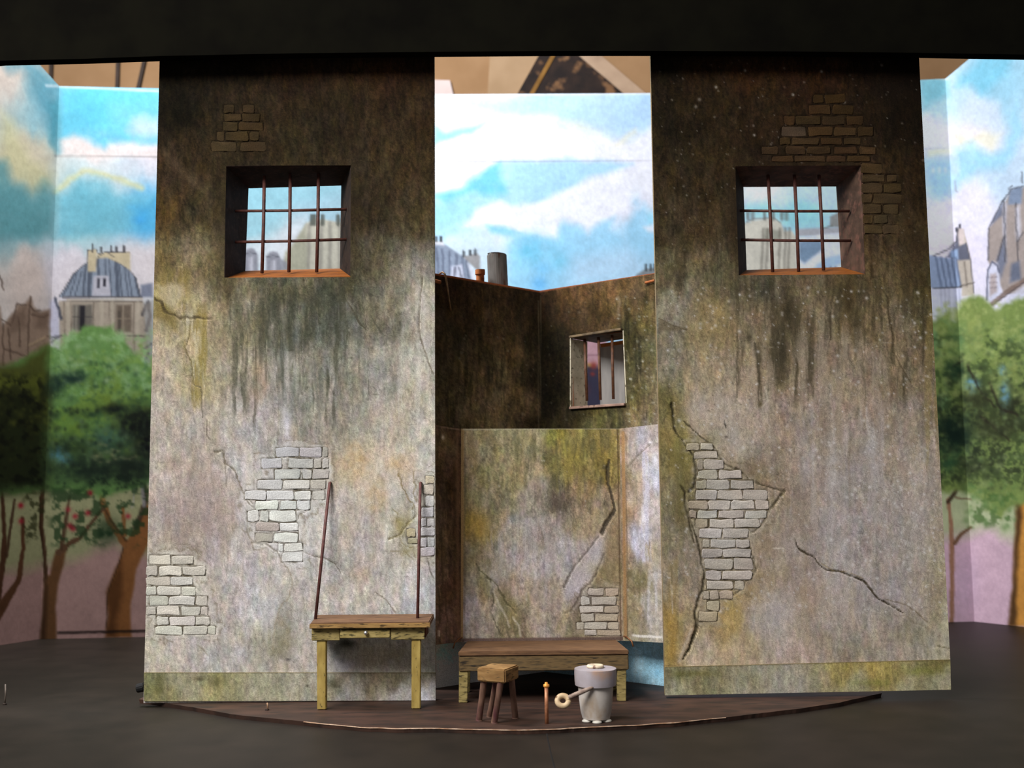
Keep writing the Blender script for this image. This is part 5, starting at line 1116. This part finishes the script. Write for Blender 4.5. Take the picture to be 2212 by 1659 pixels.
    p.line(bdk, Z((505, 1000), (508, 830), (545, 740), (590, 600)), 3, .7, 2, 2); p.line(bark, Z((590, 600, 16), (520, 500, 13), (490, 420, 14), (475, 345, 10)), 12, 1, 3, 2); p.line(bdk, Z((600, 590), (530, 500), (490, 430)), 4, .7, 3, 2); p.line(bark, Z((590, 560, 9), (580, 430, 7)), 8, .9); p.line((200, 150, 96), Z((480, 350), (500, 430)), 5, .7, 3)
    p.line((70, 56, 44), Z((640, 520), (690, 400), (680, 320)), 12, .8, 4, 3); p.line((206, 200, 200), Z((640, 310), (625, 430)), 4, .5); p.line((190, 186, 196), Z((670, 310), (680, 420)), 8, .6, 3)
    p.poly((118, 82, 52), Z((188, 1060), (205, 900), (205, 760), (235, 745), (262, 640), (320, 600), (300, 700), (275, 790), (262, 900), (270, 1060)), 3, 2, 1); p.poly((62, 42, 28), Z((188, 1060), (205, 900), (207, 770), (225, 800), (220, 950), (215, 1060)), 5, 3, .8)
    p.line((92, 66, 46), Z((215, 770, 10), (212, 640, 8), (195, 520, 10), (200, 330, 9)), 9, 1, 3, 2); p.line((108, 78, 56), Z((280, 640, 16), (330, 600, 12), (380, 570, 10), (450, 480, 8), (490, 430, 6)), 10, 1, 3, 3); p.line((92, 66, 48), Z((290, 620, 10), (310, 500, 8), (330, 380, 5)), 8, .9, 3, 2); p.line(bdk, Z((215, 760), (205, 640), (190, 520), (190, 380)), 4, .8, 2)
    p.line((104, 70, 48), Z((-20, 950, 22), (20, 880, 20), (90, 770, 12), (110, 620, 9), (105, 480, 8)), 12, 1, 3, 2); p.line((90, 60, 42), Z((-10, 860, 14), (15, 680, 12), (20, 560, 9), (10, 350, 8)), 10, 1, 3, 2); p.line((80, 56, 40), Z((28, 660, 8), (50, 520, 7), (70, 390, 5)), 7, .9, 3, 2)
    Z = lambda *q: zoomed(1960, 600, 1.567, q)
    p.poly((196, 138, 66), Z((345, 1180), (362, 1000), (365, 880), (375, 740), (368, 640), (385, 560), (600, 560), (600, 1180)), 4, 3, 1); p.poly((70, 48, 30), Z((340, 1180), (360, 1000), (362, 880), (370, 740), (352, 620), (372, 560), (382, 640), (388, 800), (374, 960), (368, 1180)), 5, 3, .9)
    p.line((60, 46, 34), Z((375, 620, 12), (350, 600, 12), (330, 585, 9), (290, 560, 8), (270, 520, 7), (250, 480, 6)), 9, .95, 3, 3); p.line((70, 54, 40), Z((300, 560), (270, 600), (225, 635)), 7, .9, 3, 2)
    p.line((150, 112, 90), Z((150, 1180, 10), (152, 1000, 10), (150, 900, 11), (145, 800, 8), (138, 750, 8)), 9, 1, 3, 2); p.line((112, 84, 64), Z((160, 900, 9), (180, 870, 8), (215, 845, 6)), 8, 1, 3, 1); p.line((60, 46, 36), Z((138, 760), (165, 720), (190, 690)), 9, .9, 3, 2); p.line((112, 86, 70), Z((165, 745), (215, 750)), 4, .8)
    # crowns: light masses, dark hollows, leaf dabs
    crown = [(-150, 800), (0, 800), (60, 770), (105, 745), (130, 760), (150, 725), (180, 705), (215, 708), (246, 704), (262, 728), (288, 757), (312, 782), (345, 790), (420, 760), (520, 800), (620, 860), (620, 1010), (560, 1060), (420, 1040), (330, 1040), (300, 1060), (215, 1075), (150, 1060), (100, 1060), (40, 1070), (-150, 1070)]
    p.poly((112, 152, 84), crown, 6, 10, 1, 22, 3)
    nz = fbm(X / 17, Y / 15, 9, 4); nz2 = fbm(X / 40, Y / 36, 3, 3)
    def leafy(x0, x1, y0, y1, col, cut, alpha, n, soft=.13, seed=0):
        sl = p.sub(x0, x1, y0, y1)
        if sl is None: return
        XX, YY = X[sl], Y[sl]
        k = sstep(cut, cut + soft, n[sl]) * sstep(x0, x0 + 18, XX) * sstep(x1, x1 - 18, XX) * sstep(y0, y0 + 24, YY) * sstep(y1, y1 - 24, YY)
        p.mix(col, k * alpha, sl)
    leafy(105, 345, 710, 880, (140, 180, 116), .52, .6, nz); leafy(100, 345, 760, 1000, (132, 156, 62), .5, .55, nz2); leafy(100, 345, 760, 960, (70, 104, 64), .56, .6, 1 - nz); leafy(105, 345, 700, 860, (160, 196, 140), .6, .6, nz)
    for (x, y, rx, ry, c, a) in [(300, 915, 44, 36, (34, 38, 32), 1), (245, 880, 26, 12, (36, 42, 36), .9), (320, 960, 30, 34, (28, 30, 30), 1), (155, 815, 34, 14, (42, 66, 54), .9), (118, 830, 20, 24, (36, 56, 48), .8), (190, 895, 30, 10, (50, 74, 52), .8), (230, 955, 60, 30, (60, 84, 70), .8), (140, 960, 40, 26, (52, 70, 44), .7), (200, 1010, 90, 30, (52, 66, 50), .9), (290, 1010, 60, 30, (46, 56, 44), .9), (160, 925, 30, 24, (120, 150, 60), .7), (125, 905, 22, 20, (124, 160, 66), .7), (240, 860, 40, 26, (132, 150, 58), .6), (180, 760, 34, 26, (128, 168, 110), .6), (290, 800, 36, 30, (118, 160, 100), .6), (240, 940, 30, 16, (96, 140, 112), .6)]:
        p.blob(c, x, y, rx, ry, a, .7, int(x) % 9, 14)
    p.blob((120, 190, 226), 125, 980, 16, 14, .9, .9, 3, 9); p.blob((110, 180, 216), 145, 992, 10, 10, .8, .9, 5, 8)
    for k in range(26):
        rr = random.Random(k); x, y = rr.uniform(190, 305), rr.uniform(955, 1000); p.blob((170, 168, 120), x, y, 5, 3, .6, .3)
    leafy(180, 330, 980, 1060, (30, 40, 32), .5, .8, nz)
    # dark left wing crown
    p.poly((84, 86, 40), [(-150, 770), (40, 790), (104, 745), (104, 920), (-150, 920)], 12, 8, .95); p.poly((40, 44, 26), [(-150, 850), (104, 830), (101, 1060), (60, 1060), (-150, 1075)], 24, 10, .95); leafy(-150, 104, 790, 960, (110, 116, 44), .54, .6, nz2); leafy(-150, 104, 800, 1060, (24, 26, 20), .5, .7, nz)
    # undergrowth with red blossom
    leafy(100, 345, 1040, 1190, (44, 70, 40), .5, .75, nz); leafy(40, 110, 1050, 1180, (52, 54, 30), .5, .7, nz); p.blob((40, 62, 40), 230, 1150, 26, 26, .8, .5)
    for (x, y) in zoomed(0, 900, 2.186, [(425, 360), (415, 455), (355, 470), (322, 440), (605, 470), (330, 515), (345, 530), (100, 495), (98, 420)]): p.blob((180, 44, 60), x, y, 6, 6, .9, .3)
    p.line((30, 24, 22), zoomed(0, 900, 2.186, [(275, 1022), (500, 1016), (690, 1012)]), 5, .85, 2.5, 1)
    # right crowns
    cr_ = [(1900, 700), (2020, 690), (2045, 670), (2062, 690), (2075, 650), (2095, 640), (2125, 648), (2150, 670), (2180, 655), (2200, 640), (2400, 620), (2400, 1060), (2200, 1090), (2160, 1120), (2100, 1070), (2040, 1060), (1900, 1060)]
    p.poly((122, 140, 78), cr_, 6, 10, 1, 22, 6)
    leafy(1950, 2400, 640, 900, (158, 168, 104), .54, .6, nz); leafy(1950, 2060, 680, 900, (112, 150, 108), .5, .6, nz2); leafy(1950, 2400, 700, 1060, (58, 72, 44), .52, .7, 1 - nz); leafy(1950, 2400, 860, 1060, (40, 46, 34), .5, .75, nz)
    for (x, y, rx, ry, c, a) in [(2060, 800, 24, 26, (40, 60, 44), .8), (2060, 930, 40, 40, (28, 44, 36), .95), (2110, 860, 36, 30, (58, 62, 40), .8), (2150, 920, 50, 30, (60, 64, 42), .8), (2190, 880, 30, 40, (50, 54, 36), .8), (2075, 730, 24, 34, (96, 128, 84), .7), (2100, 710, 20, 50, (150, 160, 92), .6), (2050, 990, 30, 30, (52, 84, 56), .8), (2110, 1010, 40, 24, (44, 50, 36), .8), (2150, 1060, 40, 30, (100, 116, 66), .6), (2170, 800, 30, 30, (120, 128, 70), .6)]:
        p.blob(c, x, y, rx, ry, a, .7, int(x) % 9, 13)
    p.blob((120, 172, 206), 2100, 830, 14, 16, .7, .9, 3, 8); p.blob((110, 160, 196), 2170, 850, 10, 26, .7, .9, 6, 8); p.blob((110, 160, 196), 2165, 800, 8, 10, .6, .9, 6, 8)
    for q in (((2090, 790), (2120, 850), (2150, 880)), ((2140, 830), (2160, 880), (2200, 900)), ((2120, 900), (2180, 950)), ((2060, 790), (2080, 780))): p.line((44, 38, 32), list(q), 5, .8, 3, 4)
    leafy(2090, 2200, 1040, 1150, (70, 96, 50), .5, .7, nz)
    # leaf dabs
    for k, (c, n_, x0, x1, y0, y1, a) in enumerate([((150, 188, 120), 160, 110, 345, 715, 860, .6), ((128, 160, 74), 200, 105, 345, 740, 960, .6), ((60, 88, 60), 160, 105, 345, 780, 1040, .6), ((176, 200, 150), 60, 130, 330, 720, 830, .5), ((36, 46, 38), 120, 105, 345, 880, 1060, .7), ((110, 136, 100), 90, 110, 345, 900, 1010, .5),
                                                       ((100, 104, 44), 110, -100, 104, 800, 920, .5), ((26, 26, 20), 90, -100, 104, 860, 1060, .6), ((60, 62, 30), 80, -100, 104, 840, 1000, .5),
                                                       ((166, 178, 112), 150, 2020, 2260, 650, 860, .6), ((110, 132, 84), 170, 2020, 2260, 680, 1000, .6), ((52, 60, 42), 150, 2020, 2260, 760, 1060, .6), ((142, 156, 104), 90, 2070, 2200, 900, 1110, .5), ((34, 40, 32), 80, 2020, 2240, 820, 1060, .6), ((92, 124, 72), 60, 2085, 2200, 1040, 1140, .6)]):
        p.dots(c, n_, x0, x1, y0, y1, 3.0, 8.5, a, 40 + k)
    for (x, y, rx, ry, c, a) in [(300, 918, 40, 32, (30, 34, 30), .95), (322, 960, 26, 30, (26, 28, 28), .95), (250, 884, 26, 10, (34, 42, 36), .8), (155, 818, 30, 11, (40, 62, 52), .8), (116, 832, 16, 20, (34, 54, 46), .7), (200, 1016, 80, 20, (40, 54, 42), .75), (285, 1012, 50, 22, (38, 48, 38), .8), (150, 965, 30, 16, (44, 60, 42), .6),
                                 (2060, 935, 36, 34, (26, 40, 34), .85), (2120, 868, 30, 22, (50, 54, 36), .6), (2155, 926, 44, 22, (50, 54, 36), .6), (2066, 800, 18, 18, (36, 56, 42), .6)]:
        p.blob(c, x, y, rx, ry, a, .8, int(x) % 9, 11)
    # long seams between the boards
    p.line((120, 112, 108), [(118, 337), (345, 340)], 2.6, .6, 2); p.line((120, 112, 120), [(345, 341), (940, 350), (1410, 348)], 1.6, .5, 2); p.line((190, 190, 206), [(1990, 322), (2055, 320)], 2, .5)
    p.line((244, 242, 244), [(100, 185), (345, 197), (940, 205), (1410, 202)], 5, .6, 3); p.line((244, 242, 244), [(1990, 166), (2048, 171)], 4, .6, 3)
    p.mottle(.05, 5, 3); p.mul(1 + .10 * (fbm(X / 30, Y / 22, 12, 3) - .5))
BACKPAINT = paint_material('backdrop_paint', .05, 60, .85, .04)
BD = empty('painted_backdrop', tuple((N2 + N3) / 2 * [1, 1, 0] + [0, 0, FLOOR_Z]))
tag(BD, 'folding painted backdrop of clouded sky, city rooftops and park trees standing behind the walls', 'backdrop', kind='thing')
tops = [above(N0, -8), above(N1, 186), above(N2, 204), above(N3, 201), above(N4, 170), above(N5, 2)]
foot = [np.array([n[0], n[1], FLOOR_Z + .002]) for n in (N0, N1, N2, N3, N4, N5)]
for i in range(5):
    panel('backdrop_panel', tops[i], tops[i + 1], foot[i + 1], foot[i], paint_backdrop, BACKPAINT, BD, 3.4, .05, (.66, .47, .88, 1.2, .88)[i], None, (214, 208, 202))  # paint gain per panel makes up for uneven lamplight across the folds
rehome(BD)
# ------------------------------------------------------------------ bench
OAK = mottled('bench_wood', (80, 66, 46), (130, 104, 66), 7, (1, 6, 6), rough=.75, c3=(42, 36, 28), scale3=7, lo3=.52, hi3=.66, bump=.35)
OAK_TOP = mottled('bench_top_wood', (92, 66, 46), (118, 86, 58), 6, (1, 8, 8), rough=.7, c3=(74, 52, 36), scale3=8, lo3=.56, hi3=.7, bump=.3)
YELLOW = mottled('yellow_wood', (150, 126, 64), (176, 152, 84), 10, (2, 2, .7), rough=.75, c3=(84, 74, 44), scale3=34, lo3=.62, hi3=.7, bump=.25)
YELLOW_DK = mottled('yellow_wood_worn', (128, 112, 66), (160, 142, 90), 8, (1, 1, 4), rough=.75, c3=(58, 50, 30), scale3=18, lo3=.52, hi3=.66, bump=.3)
bl = on_floor(1001, 1518); BY = bl[1] - .02
tl, tr = at(990, 1407, BY), at(1358, 1404, BY); bz = at(1170, 1449, BY)[2]; tz = (tl[2] + tr[2]) / 2
BENCH = empty('wooden_bench', (float((tl[0] + tr[0]) / 2), float(BY + .25), 0.0))
tag(BENCH, 'long dark weathered wooden bench with a deep front board, under the plaster alcove', 'bench')
byb = AY - .01
MB().hexa([(tl[0], BY - .008, tz - .035), (tr[0], BY - .008, tz - .035), (tr[0] - .04, byb, tz - .035), (tl[0] + .04, byb, tz - .035),
           (tl[0], BY - .008, tz), (tr[0], BY - .008, tz), (tr[0] - .04, byb, tz), (tl[0] + .04, byb, tz)]).build('seat', OAK_TOP, BENCH, .006)
MB().box(tl[0] + .003, tr[0] - .002, BY, BY + .05, bz, tz - .034).build('front_board', OAK, BENCH, .006)
for (px, q) in ((1001, 0), (1344, 0), (1001, 1), (1344, 1)):
    x = at(px, 1480, BY)[0]; y0 = BY + .012 if q == 0 else byb - .12
    w_ = .036
    MB().hexa([(x - w_, y0, 0.001), (x + w_ * .8, y0, 0.001), (x + w_ * .8, y0 + .07, 0.001), (x - w_, y0 + .07, 0.001), (x - w_ * .9, y0, bz + .05), (x + w_, y0, bz + .05), (x + w_, y0 + .07, bz + .05), (x - w_ * .9, y0 + .07, bz + .05)]).build('leg', YELLOW_DK, BENCH, .004)
wire = mottled('wire_copper', (110, 70, 44), (140, 94, 62), 30, rough=.5, metal=.4)
for s_, px in ((-1, 992), (1, 1354)):
    c = at(px, 1386, byb - .06)
    MB().tube([(c[0] - s_ * .02, byb - .02, tz + .03), (c[0], byb - .05, tz + .028), (c[0] + s_ * .035, byb - .09, tz + .0), (c[0] + s_ * .045, byb - .11, tz - .04)], .006, 8).build('wire_bracket', wire, BENCH, smooth=True)
rehome(BENCH)

# ------------------------------------------------------------------ drop-leaf table with two stay rods
f1, f2 = on_floor(692, 1536), on_floor(897, 1536)
TY = f1[1] - .01
TB = empty('wall_table', (float((f1[0] + f2[0]) / 2), float(TY / 2), 0.0))
tag(TB, 'yellow wooden table with a small drawer and two slanting iron rods, against the left wall', 'table')
a, b = at(670, 1346, TY), at(928, 1345, TY); c_, d_ = at(938, 1327, -.03), at(690, 1327, -.03)
thk = .038
zt = float(a[2]); zk = float((c_[2] + d_[2]) / 2)
TOP = mottled('table_top_wood', (88, 62, 46), (120, 88, 60), 6, (1, 8, 8), rough=.7, c3=(70, 52, 32), scale3=11, lo3=.55, hi3=.68, bump=.3)
MB().hexa([(a[0], TY, zt - thk), (b[0], TY, zt - thk), (c_[0], -.03, zk - thk), (d_[0] - .02, -.03, zk - thk), (a[0], TY, zt), (b[0], TY, zt), (c_[0], -.03, zk), (d_[0] - .02, -.03, zk)]).build('tabletop', TOP, TB, .006, jitter=.002, seed=3)
e = MB().hexa([(a[0] - .004, TY - .006, zt - thk - .002), (b[0] + .004, TY - .006, zt - thk - .002), (b[0] + .004, TY + .004, zt - thk - .002), (a[0] - .004, TY + .004, zt - thk - .002),
               (a[0] - .004, TY - .006, zt - .006), (b[0] + .004, TY - .006, zt - .006), (b[0] + .004, TY + .004, zt - .006), (a[0] - .004, TY + .004, zt - .006)])
e.build('front_edge', mottled('table_edge_wood', (134, 102, 58), (170, 134, 80), 7, (1, 5, 5), rough=.7, c3=(76, 58, 34), scale3=14, lo3=.55, hi3=.66, bump=.3), TB, .003)
AYF = TY + .035
al, ar_ = at(673, 1370, AYF)[0], at(917, 1370, AYF)[0]
az0, az1 = at(790, 1383, AYF)[2], zt - thk + .004
dl, dr = at(735, 1370, AYF)[0], at(843, 1370, AYF)[0]
dz0, dz1 = at(790, 1378, AYF)[2], at(790, 1359, AYF)[2]
ap = MB().box(al, dl - .004, AYF, AYF + .03, az0, az1).build('apron', YELLOW_DK, TB, .004)
MB().box(dr + .004, ar_, AYF, AYF + .03, az0, az1).build('apron', YELLOW_DK, TB, .004)
MB().box(dl - .003, dr + .003, AYF + .004, AYF + .03, dz1, az1).build('apron_rail', YELLOW_DK, TB)
dark = mottled('apron_shaded', (70, 34, 20), (98, 52, 30), 9)  # brown side aprons, the reddish shade under the top put into the colour
MB().box(ar_ - .02, ar_ + .006, AYF + .03, -.035, az0 + .01, zk - thk + .002).build('side_apron', dark, TB, .003)
MB().box(al, al + .02, AYF + .03, -.035, az0 + .01, zk - thk + .002).build('side_apron', dark, TB, .003)
DR = MB().box(dl, dr, AYF - .012, AYF + .22, dz0, dz1 - .004).build('drawer', mottled('drawer_wood', (140, 122, 70), (172, 152, 96), 9, (1, 1, 4), c3=(78, 72, 44), scale3=22, lo3=.54, hi3=.66, bump=.25), TB, .004)
kn = at(790, 1367, AYF - .03)
bmk = bmesh.new(); bmesh.ops.create_uvsphere(bmk, u_segments=20, v_segments=12, radius=.0155)
mek = bpy.data.meshes.new('knob'); bmk.to_mesh(mek); bmk.free()
silver, _, sb = principled('knob_silver', .22, .5, .85); sb.inputs['Base Color'].default_value = (.75, .74, .72, 1)
ko = link('knob', mek, silver, DR, True); ko.location = tuple(kn); ko.scale = (1, 1.1, 1)
ko['label'] = 'round silver drawer knob'
for (pt, pb) in ((683, 692), (890, 897)):
    xb = at(pb, 1530, TY)[0]; xt = at(pt + 11 if pt < 800 else 899, 1390, TY + .05)[0]
    w_ = .034
    for (yy, nm) in ((TY + .048, 0),):
        h = (az0 + .03)
        MB().hexa([(xb - w_ * .95, yy, .002), (xb + w_ * .95, yy, .002), (xb + w_ * .95, yy + .06, .002), (xb - w_ * .95, yy + .06, .002), (xt - w_, yy, h), (xt + w_, yy, h), (xt + w_, yy + .06, h), (xt - w_, yy + .06, h)]).build('leg', YELLOW, TB, .005)
ROD = mottled('stay_rod_rust', (70, 38, 34), (98, 58, 52), 30, rough=.6, spec=.35)
for (x0, y0, x1, y1) in ((681, 1335, 712, 1043), (902, 1335, 908, 1043)):
    yb = TY + (0 - TY) * .42
    p0 = at(x0, y0, yb); p0[2] = zt + (zk - zt) * .42 - .012
    p1 = at(x1, y1, -.022)
    MB().tube([p0, p0 * .5 + p1 * .5, p1, p1 + np.array([.002, .03, .001])], .0115, 10).build('stay_rod', ROD, TB, smooth=True)
rehome(TB)

# ------------------------------------------------------------------ stool
SY = -.80; kS = (SY - CAM[1]) / F_PX
sc0 = at(1076, 1439, SY); top = float(sc0[2]); cx0 = float(sc0[0])
ST = empty('wooden_stool', (cx0, SY, 0.0))
tag(ST, 'low square wooden stool with a thick block seat, left of the copper peg', 'stool')
ang = math.radians(-27); hw = 33 * kS
def rot(x, y): return (cx0 + x * math.cos(ang) - y * math.sin(ang), SY + x * math.sin(ang) + y * math.cos(ang))
cs = [rot(-hw, -hw), rot(hw, -hw), rot(hw, hw), rot(-hw, hw)]; hgt = 29 * kS
SEAT = mottled('stool_seat_wood', (124, 92, 54), (158, 122, 76), 8, (1, 1, 5), c3=(82, 62, 38), scale3=16, lo3=.55, hi3=.68, bump=.3)
MB().hexa([(x, y, top - hgt) for x, y in cs] + [(x, y, top) for x, y in cs]).build('seat', SEAT, ST, .008, jitter=.003, seed=5)
SLEG = mottled('stool_leg_wood', (92, 66, 54), (122, 92, 76), 9, (2, 2, .6), c3=(78, 40, 46), scale3=6, lo3=.5, hi3=.68, rough=.7)
for (tx, ty, bx, by, bpy_) in ((-.7, -.62, 1035, 1557, -.84), (.55, -.72, 1068, 1562, -.90), (.70, .5, 1113, 1552, -.72), (-.45, .65, 1058, 1549, -.68)):
    t_ = rot(tx * hw, ty * hw); g = on_floor(bx, by)
    MB().tube([(t_[0], t_[1], top - hgt + .01), ((t_[0] + g[0]) / 2, (t_[1] + g[1]) / 2, (top - hgt) / 2), (g[0], g[1], .012), (g[0], g[1], .001)], [.0215, .021, .022, .0235], 14).build('leg', SLEG, ST, smooth=False)
rehome(ST)

# ------------------------------------------------------------------ slop bucket
BYC = on_floor(1287, 1562)[1] + .08; kB = (BYC - CAM[1]) / F_PX
bc = at(1287, 1500, BYC); bx0 = float(bc[0])
def bh(py): return float(at(1287, py, BYC)[2])
BU = empty('slop_bucket', (bx0, BYC, 0.0))
tag(BU, 'grubby whitish bucket with a broad grey collar and bent handle, right of the copper peg', 'bucket')
WHITE = mottled('bucket_white', (172, 162, 152), (204, 197, 190), 5, (1, 1, .7), rough=.5, c3=(150, 124, 92), scale3=6, lo3=.5, hi3=.68, bump=.15)
zb_ = bh(1557)
MB().lathe([(26 * kB, max(zb_ - .0, .018)), (29 * kB, zb_ + .02), (32.5 * kB, bh(1535)), (35.5 * kB, bh(1510)), (37 * kB, bh(1485)), (37 * kB, bh(1470))], (bx0, BYC, 0), 40, .006, 3).build('body', WHITE, BU, smooth='auto')
BAND = mottled('bucket_collar', (150, 140, 142), (178, 170, 176), 4, rough=.55, c3=(172, 142, 124), scale3=5, lo3=.55, hi3=.68, bump=.12)
MB().lathe([(37 * kB, bh(1480)), (43 * kB, bh(1479)), (44 * kB, bh(1470)), (44.5 * kB, bh(1452)), (44 * kB, bh(1443.5)), (40 * kB, bh(1443)), (12 * kB, bh(1442.4)), (.3 * kB, bh(1442.2))], (bx0, BYC, 0), 44, .005, 5).build('collar', BAND, BU, smooth='auto')
CREAM = mottled('cream_paint', (200, 180, 150), (222, 206, 180), 12, rough=.6, c3=(130, 100, 84), scale3=18)
rr_ = 13 * kB; pts = [(bx0 + 0 * kB + rr_ * math.cos(t) * 1.15, BYC + rr_ * math.sin(t), bh(1441) + .006) for t in np.linspace(0, 2 * math.pi, 25)]
MB().tube(pts, 3.6 * kB, 8).build('lid_ring', CREAM, BU, smooth=True)['label'] = 'cream ring on the lid'
FT = mottled('foot_white', (182, 176, 164), (206, 200, 188), 12, rough=.6)
for t in (-2.6, -1.57, -.5, .8, 2.3):
    fx, fy = bx0 + 24 * kB * math.cos(t), BYC + 24 * kB * math.sin(t)
    MB().lathe([(10 * kB, .001), (10.5 * kB, .007), (9 * kB, .014), (4 * kB, .02)], (fx, fy, 0), 14).build('foot', FT, BU, smooth=True)
HS = mottled('ladle_string', (120, 100, 90), (160, 140, 126), 30, rough=.8)
h0 = at(1290, 1481, BYC - 38 * kB); h1 = at(1258, 1494, BYC - 45 * kB); h2 = at(1228, 1507, BYC - 46 * kB)
HD = MB().tube([h0, h1 * .7 + h0 * .3, h1, h2], [.006, .014, .015, .014], 12).build('ladle', HS, BU, smooth=True)  # ladle hanging against the bucket, joined on as one of its parts
for t in np.linspace(.1, .95, 9):
    c = h1 + (h2 - h1) * t; ax = (h2 - h1) / np.linalg.norm(h2 - h1)
    MB().tube([c - ax * .004, c, c + ax * .004], [.013, .018, .013], 10).build('cord_turn', HS, HD, smooth=True)
rc_ = at(1216, 1514, BYC - 46 * kB); R_ = 10.0 * kB
MB().tube([(rc_[0] + R_ * 1.15 * math.cos(t), rc_[1] + R_ * .45 * math.sin(t), rc_[2] + R_ * .95 * math.sin(t)) for t in np.linspace(0, 2 * math.pi, 25)], 5.8 * kB, 12).build('ring_grip', mottled('ring_cream', (176, 148, 112), (204, 180, 146), 14, rough=.6, c3=(118, 88, 62), scale3=14), HD, smooth=True)
rehome(BU)

# ------------------------------------------------------------------ copper peg, pins
pg = on_floor(1181, 1563); kp = (pg[1] - CAM[1]) / F_PX; ph = float(at(1181, 1484, pg[1])[2])
PG = empty('copper_peg', tuple(pg))
tag(PG, 'thin upright copper peg with a gold tip, between the stool and the bucket', 'peg')
COP = mottled('peg_copper', (150, 96, 66), (186, 126, 90), 30, rough=.45, spec=.5, metal=.35)
MB().tube([pg + [0, 0, .001], pg * [1, 1, 0] + [0, 0, ph / 2], pg * [1, 1, 0] + [0, 0, ph]], [4.2 * kp, 4.0 * kp, 4.0 * kp], 14).build('shaft', COP, PG, smooth=True)
MB().lathe([(3.5 * kp, ph - .006), (6.6 * kp, ph + .004), (6.2 * kp, ph + .016), (3.2 * kp, ph + .022), (2.6 * kp, ph + .032)], (pg[0], pg[1], 0), 14, .06, 2).build('tip', mottled('peg_gold', (216, 130, 50), (240, 168, 84), 20, rough=.4, metal=.2), PG, smooth=True)['label'] = 'gold tip'
rehome(PG)
def pin(px, py, py1, z, r, label, c1, c2):
    g = on_floor(px, py, z); k = (g[1] - CAM[1]) / F_PX; h = float(at(px, py1, g[1])[2])
    P = empty('floor_pin', tuple(g)); tag(P, label, 'pin')
    MB().tube([g + [0, 0, .0], (g[0] + .004, g[1], (h + z) / 2), (g[0], g[1], h)], r * k, 10).build('shaft', mottled('pin_metal', c1, c2, 30, rough=.5, metal=.4), P, smooth=True)
    MB().lathe([(r * 2.6 * k, z + .001), (r * 2.4 * k, z + .008), (r * 1.2 * k, z + .012)], (g[0], g[1], 0), 14).build('base', mottled('pin_base', (40, 30, 24), (58, 44, 36), 20), P, smooth=True)
    rehome(P)
pin(577, 1534, 1518, 0.0, 1.7, 'short thin metal pin sticking out of the brown disc left of the yellow table', (120, 92, 70), (160, 128, 100))
pin(10, 1522, 1478, FLOOR_Z, 1.6, 'tiny pale pin standing alone on the black floor far from the disc', (92, 82, 74), (120, 108, 98))

# ------------------------------------------------------------------ the workroom behind
def wallboard(name, quad, t, mat, label, cat, Y=9.6):
    q = [at(x, y, Y - t - .004) for x, y in quad]
    m = MB(); m.hexa([q[3], q[2], q[2] + [0, t, 0], q[3] + [0, t, 0], q[0], q[1], q[1] + [0, t, 0], q[0] + [0, t, 0]])
    return tag(m.build(name, mat, None, .006), label, cat)
wallboard('pale_board', [(1064, 20), (1290, 20), (1240, 260), (1050, 260)], .05, mottled('board_beige', (138, 112, 84), (148, 122, 94), 2, bump=0), 'pale beige board on the room wall left of the dark patterned picture', 'board')
ap_ = (1196, 62); e1 = (-.56, 1.0); e2 = (1.18, 1.0)
def pq(s, t, o=0): return (ap_[0] + e1[0] * s + e2[0] * t, ap_[1] + e1[1] * s + e2[1] * t)
PIC = tag(empty('tilted_picture', tuple(at(1220, 180, 9.5))), 'dark patterned picture in a pale mount hanging tilted on the room wall above the sky', 'picture')
def slab(name, qs, y0, y1, mat, par):
    q = [at(x, y, y0) for x, y in qs]; w = [np.array([p[0], y1, p[2]]) for p in q]
    return MB().hexa(q + w).build(name, mat, par, .004)
slab('pale_mount', [pq(150, 1), pq(-20, 1), pq(-20, 210), pq(150, 210)], 9.44, 9.545, mottled('mount_pale', (140, 116, 96), (156, 132, 110), 3, bump=0), PIC)
slab('picture_sheet', [pq(150, 0), pq(8, 0), pq(8, 190), pq(150, 190)], 9.41, 9.44, mottled('dark_floral', (22, 14, 12), (38, 25, 19), 5, c3=(104, 74, 48), scale3=3.2, lo3=.56, hi3=.66, bump=0), PIC)
slab('gold_band', [pq(150, 15), pq(8, 15), pq(8, 21), pq(150, 21)], 9.395, 9.41, mottled('gold_dull', (104, 72, 28), (124, 88, 38), 6, bump=0), PIC)
rehome(PIC)
wallboard('white_card', [(900, 171), (972, 173), (988, 240), (900, 240)], .06, mottled('card_white', (176, 160, 156), (188, 172, 168), 2, bump=0), 'whitish card on the room wall, just showing at the left end of the middle sky', 'card')
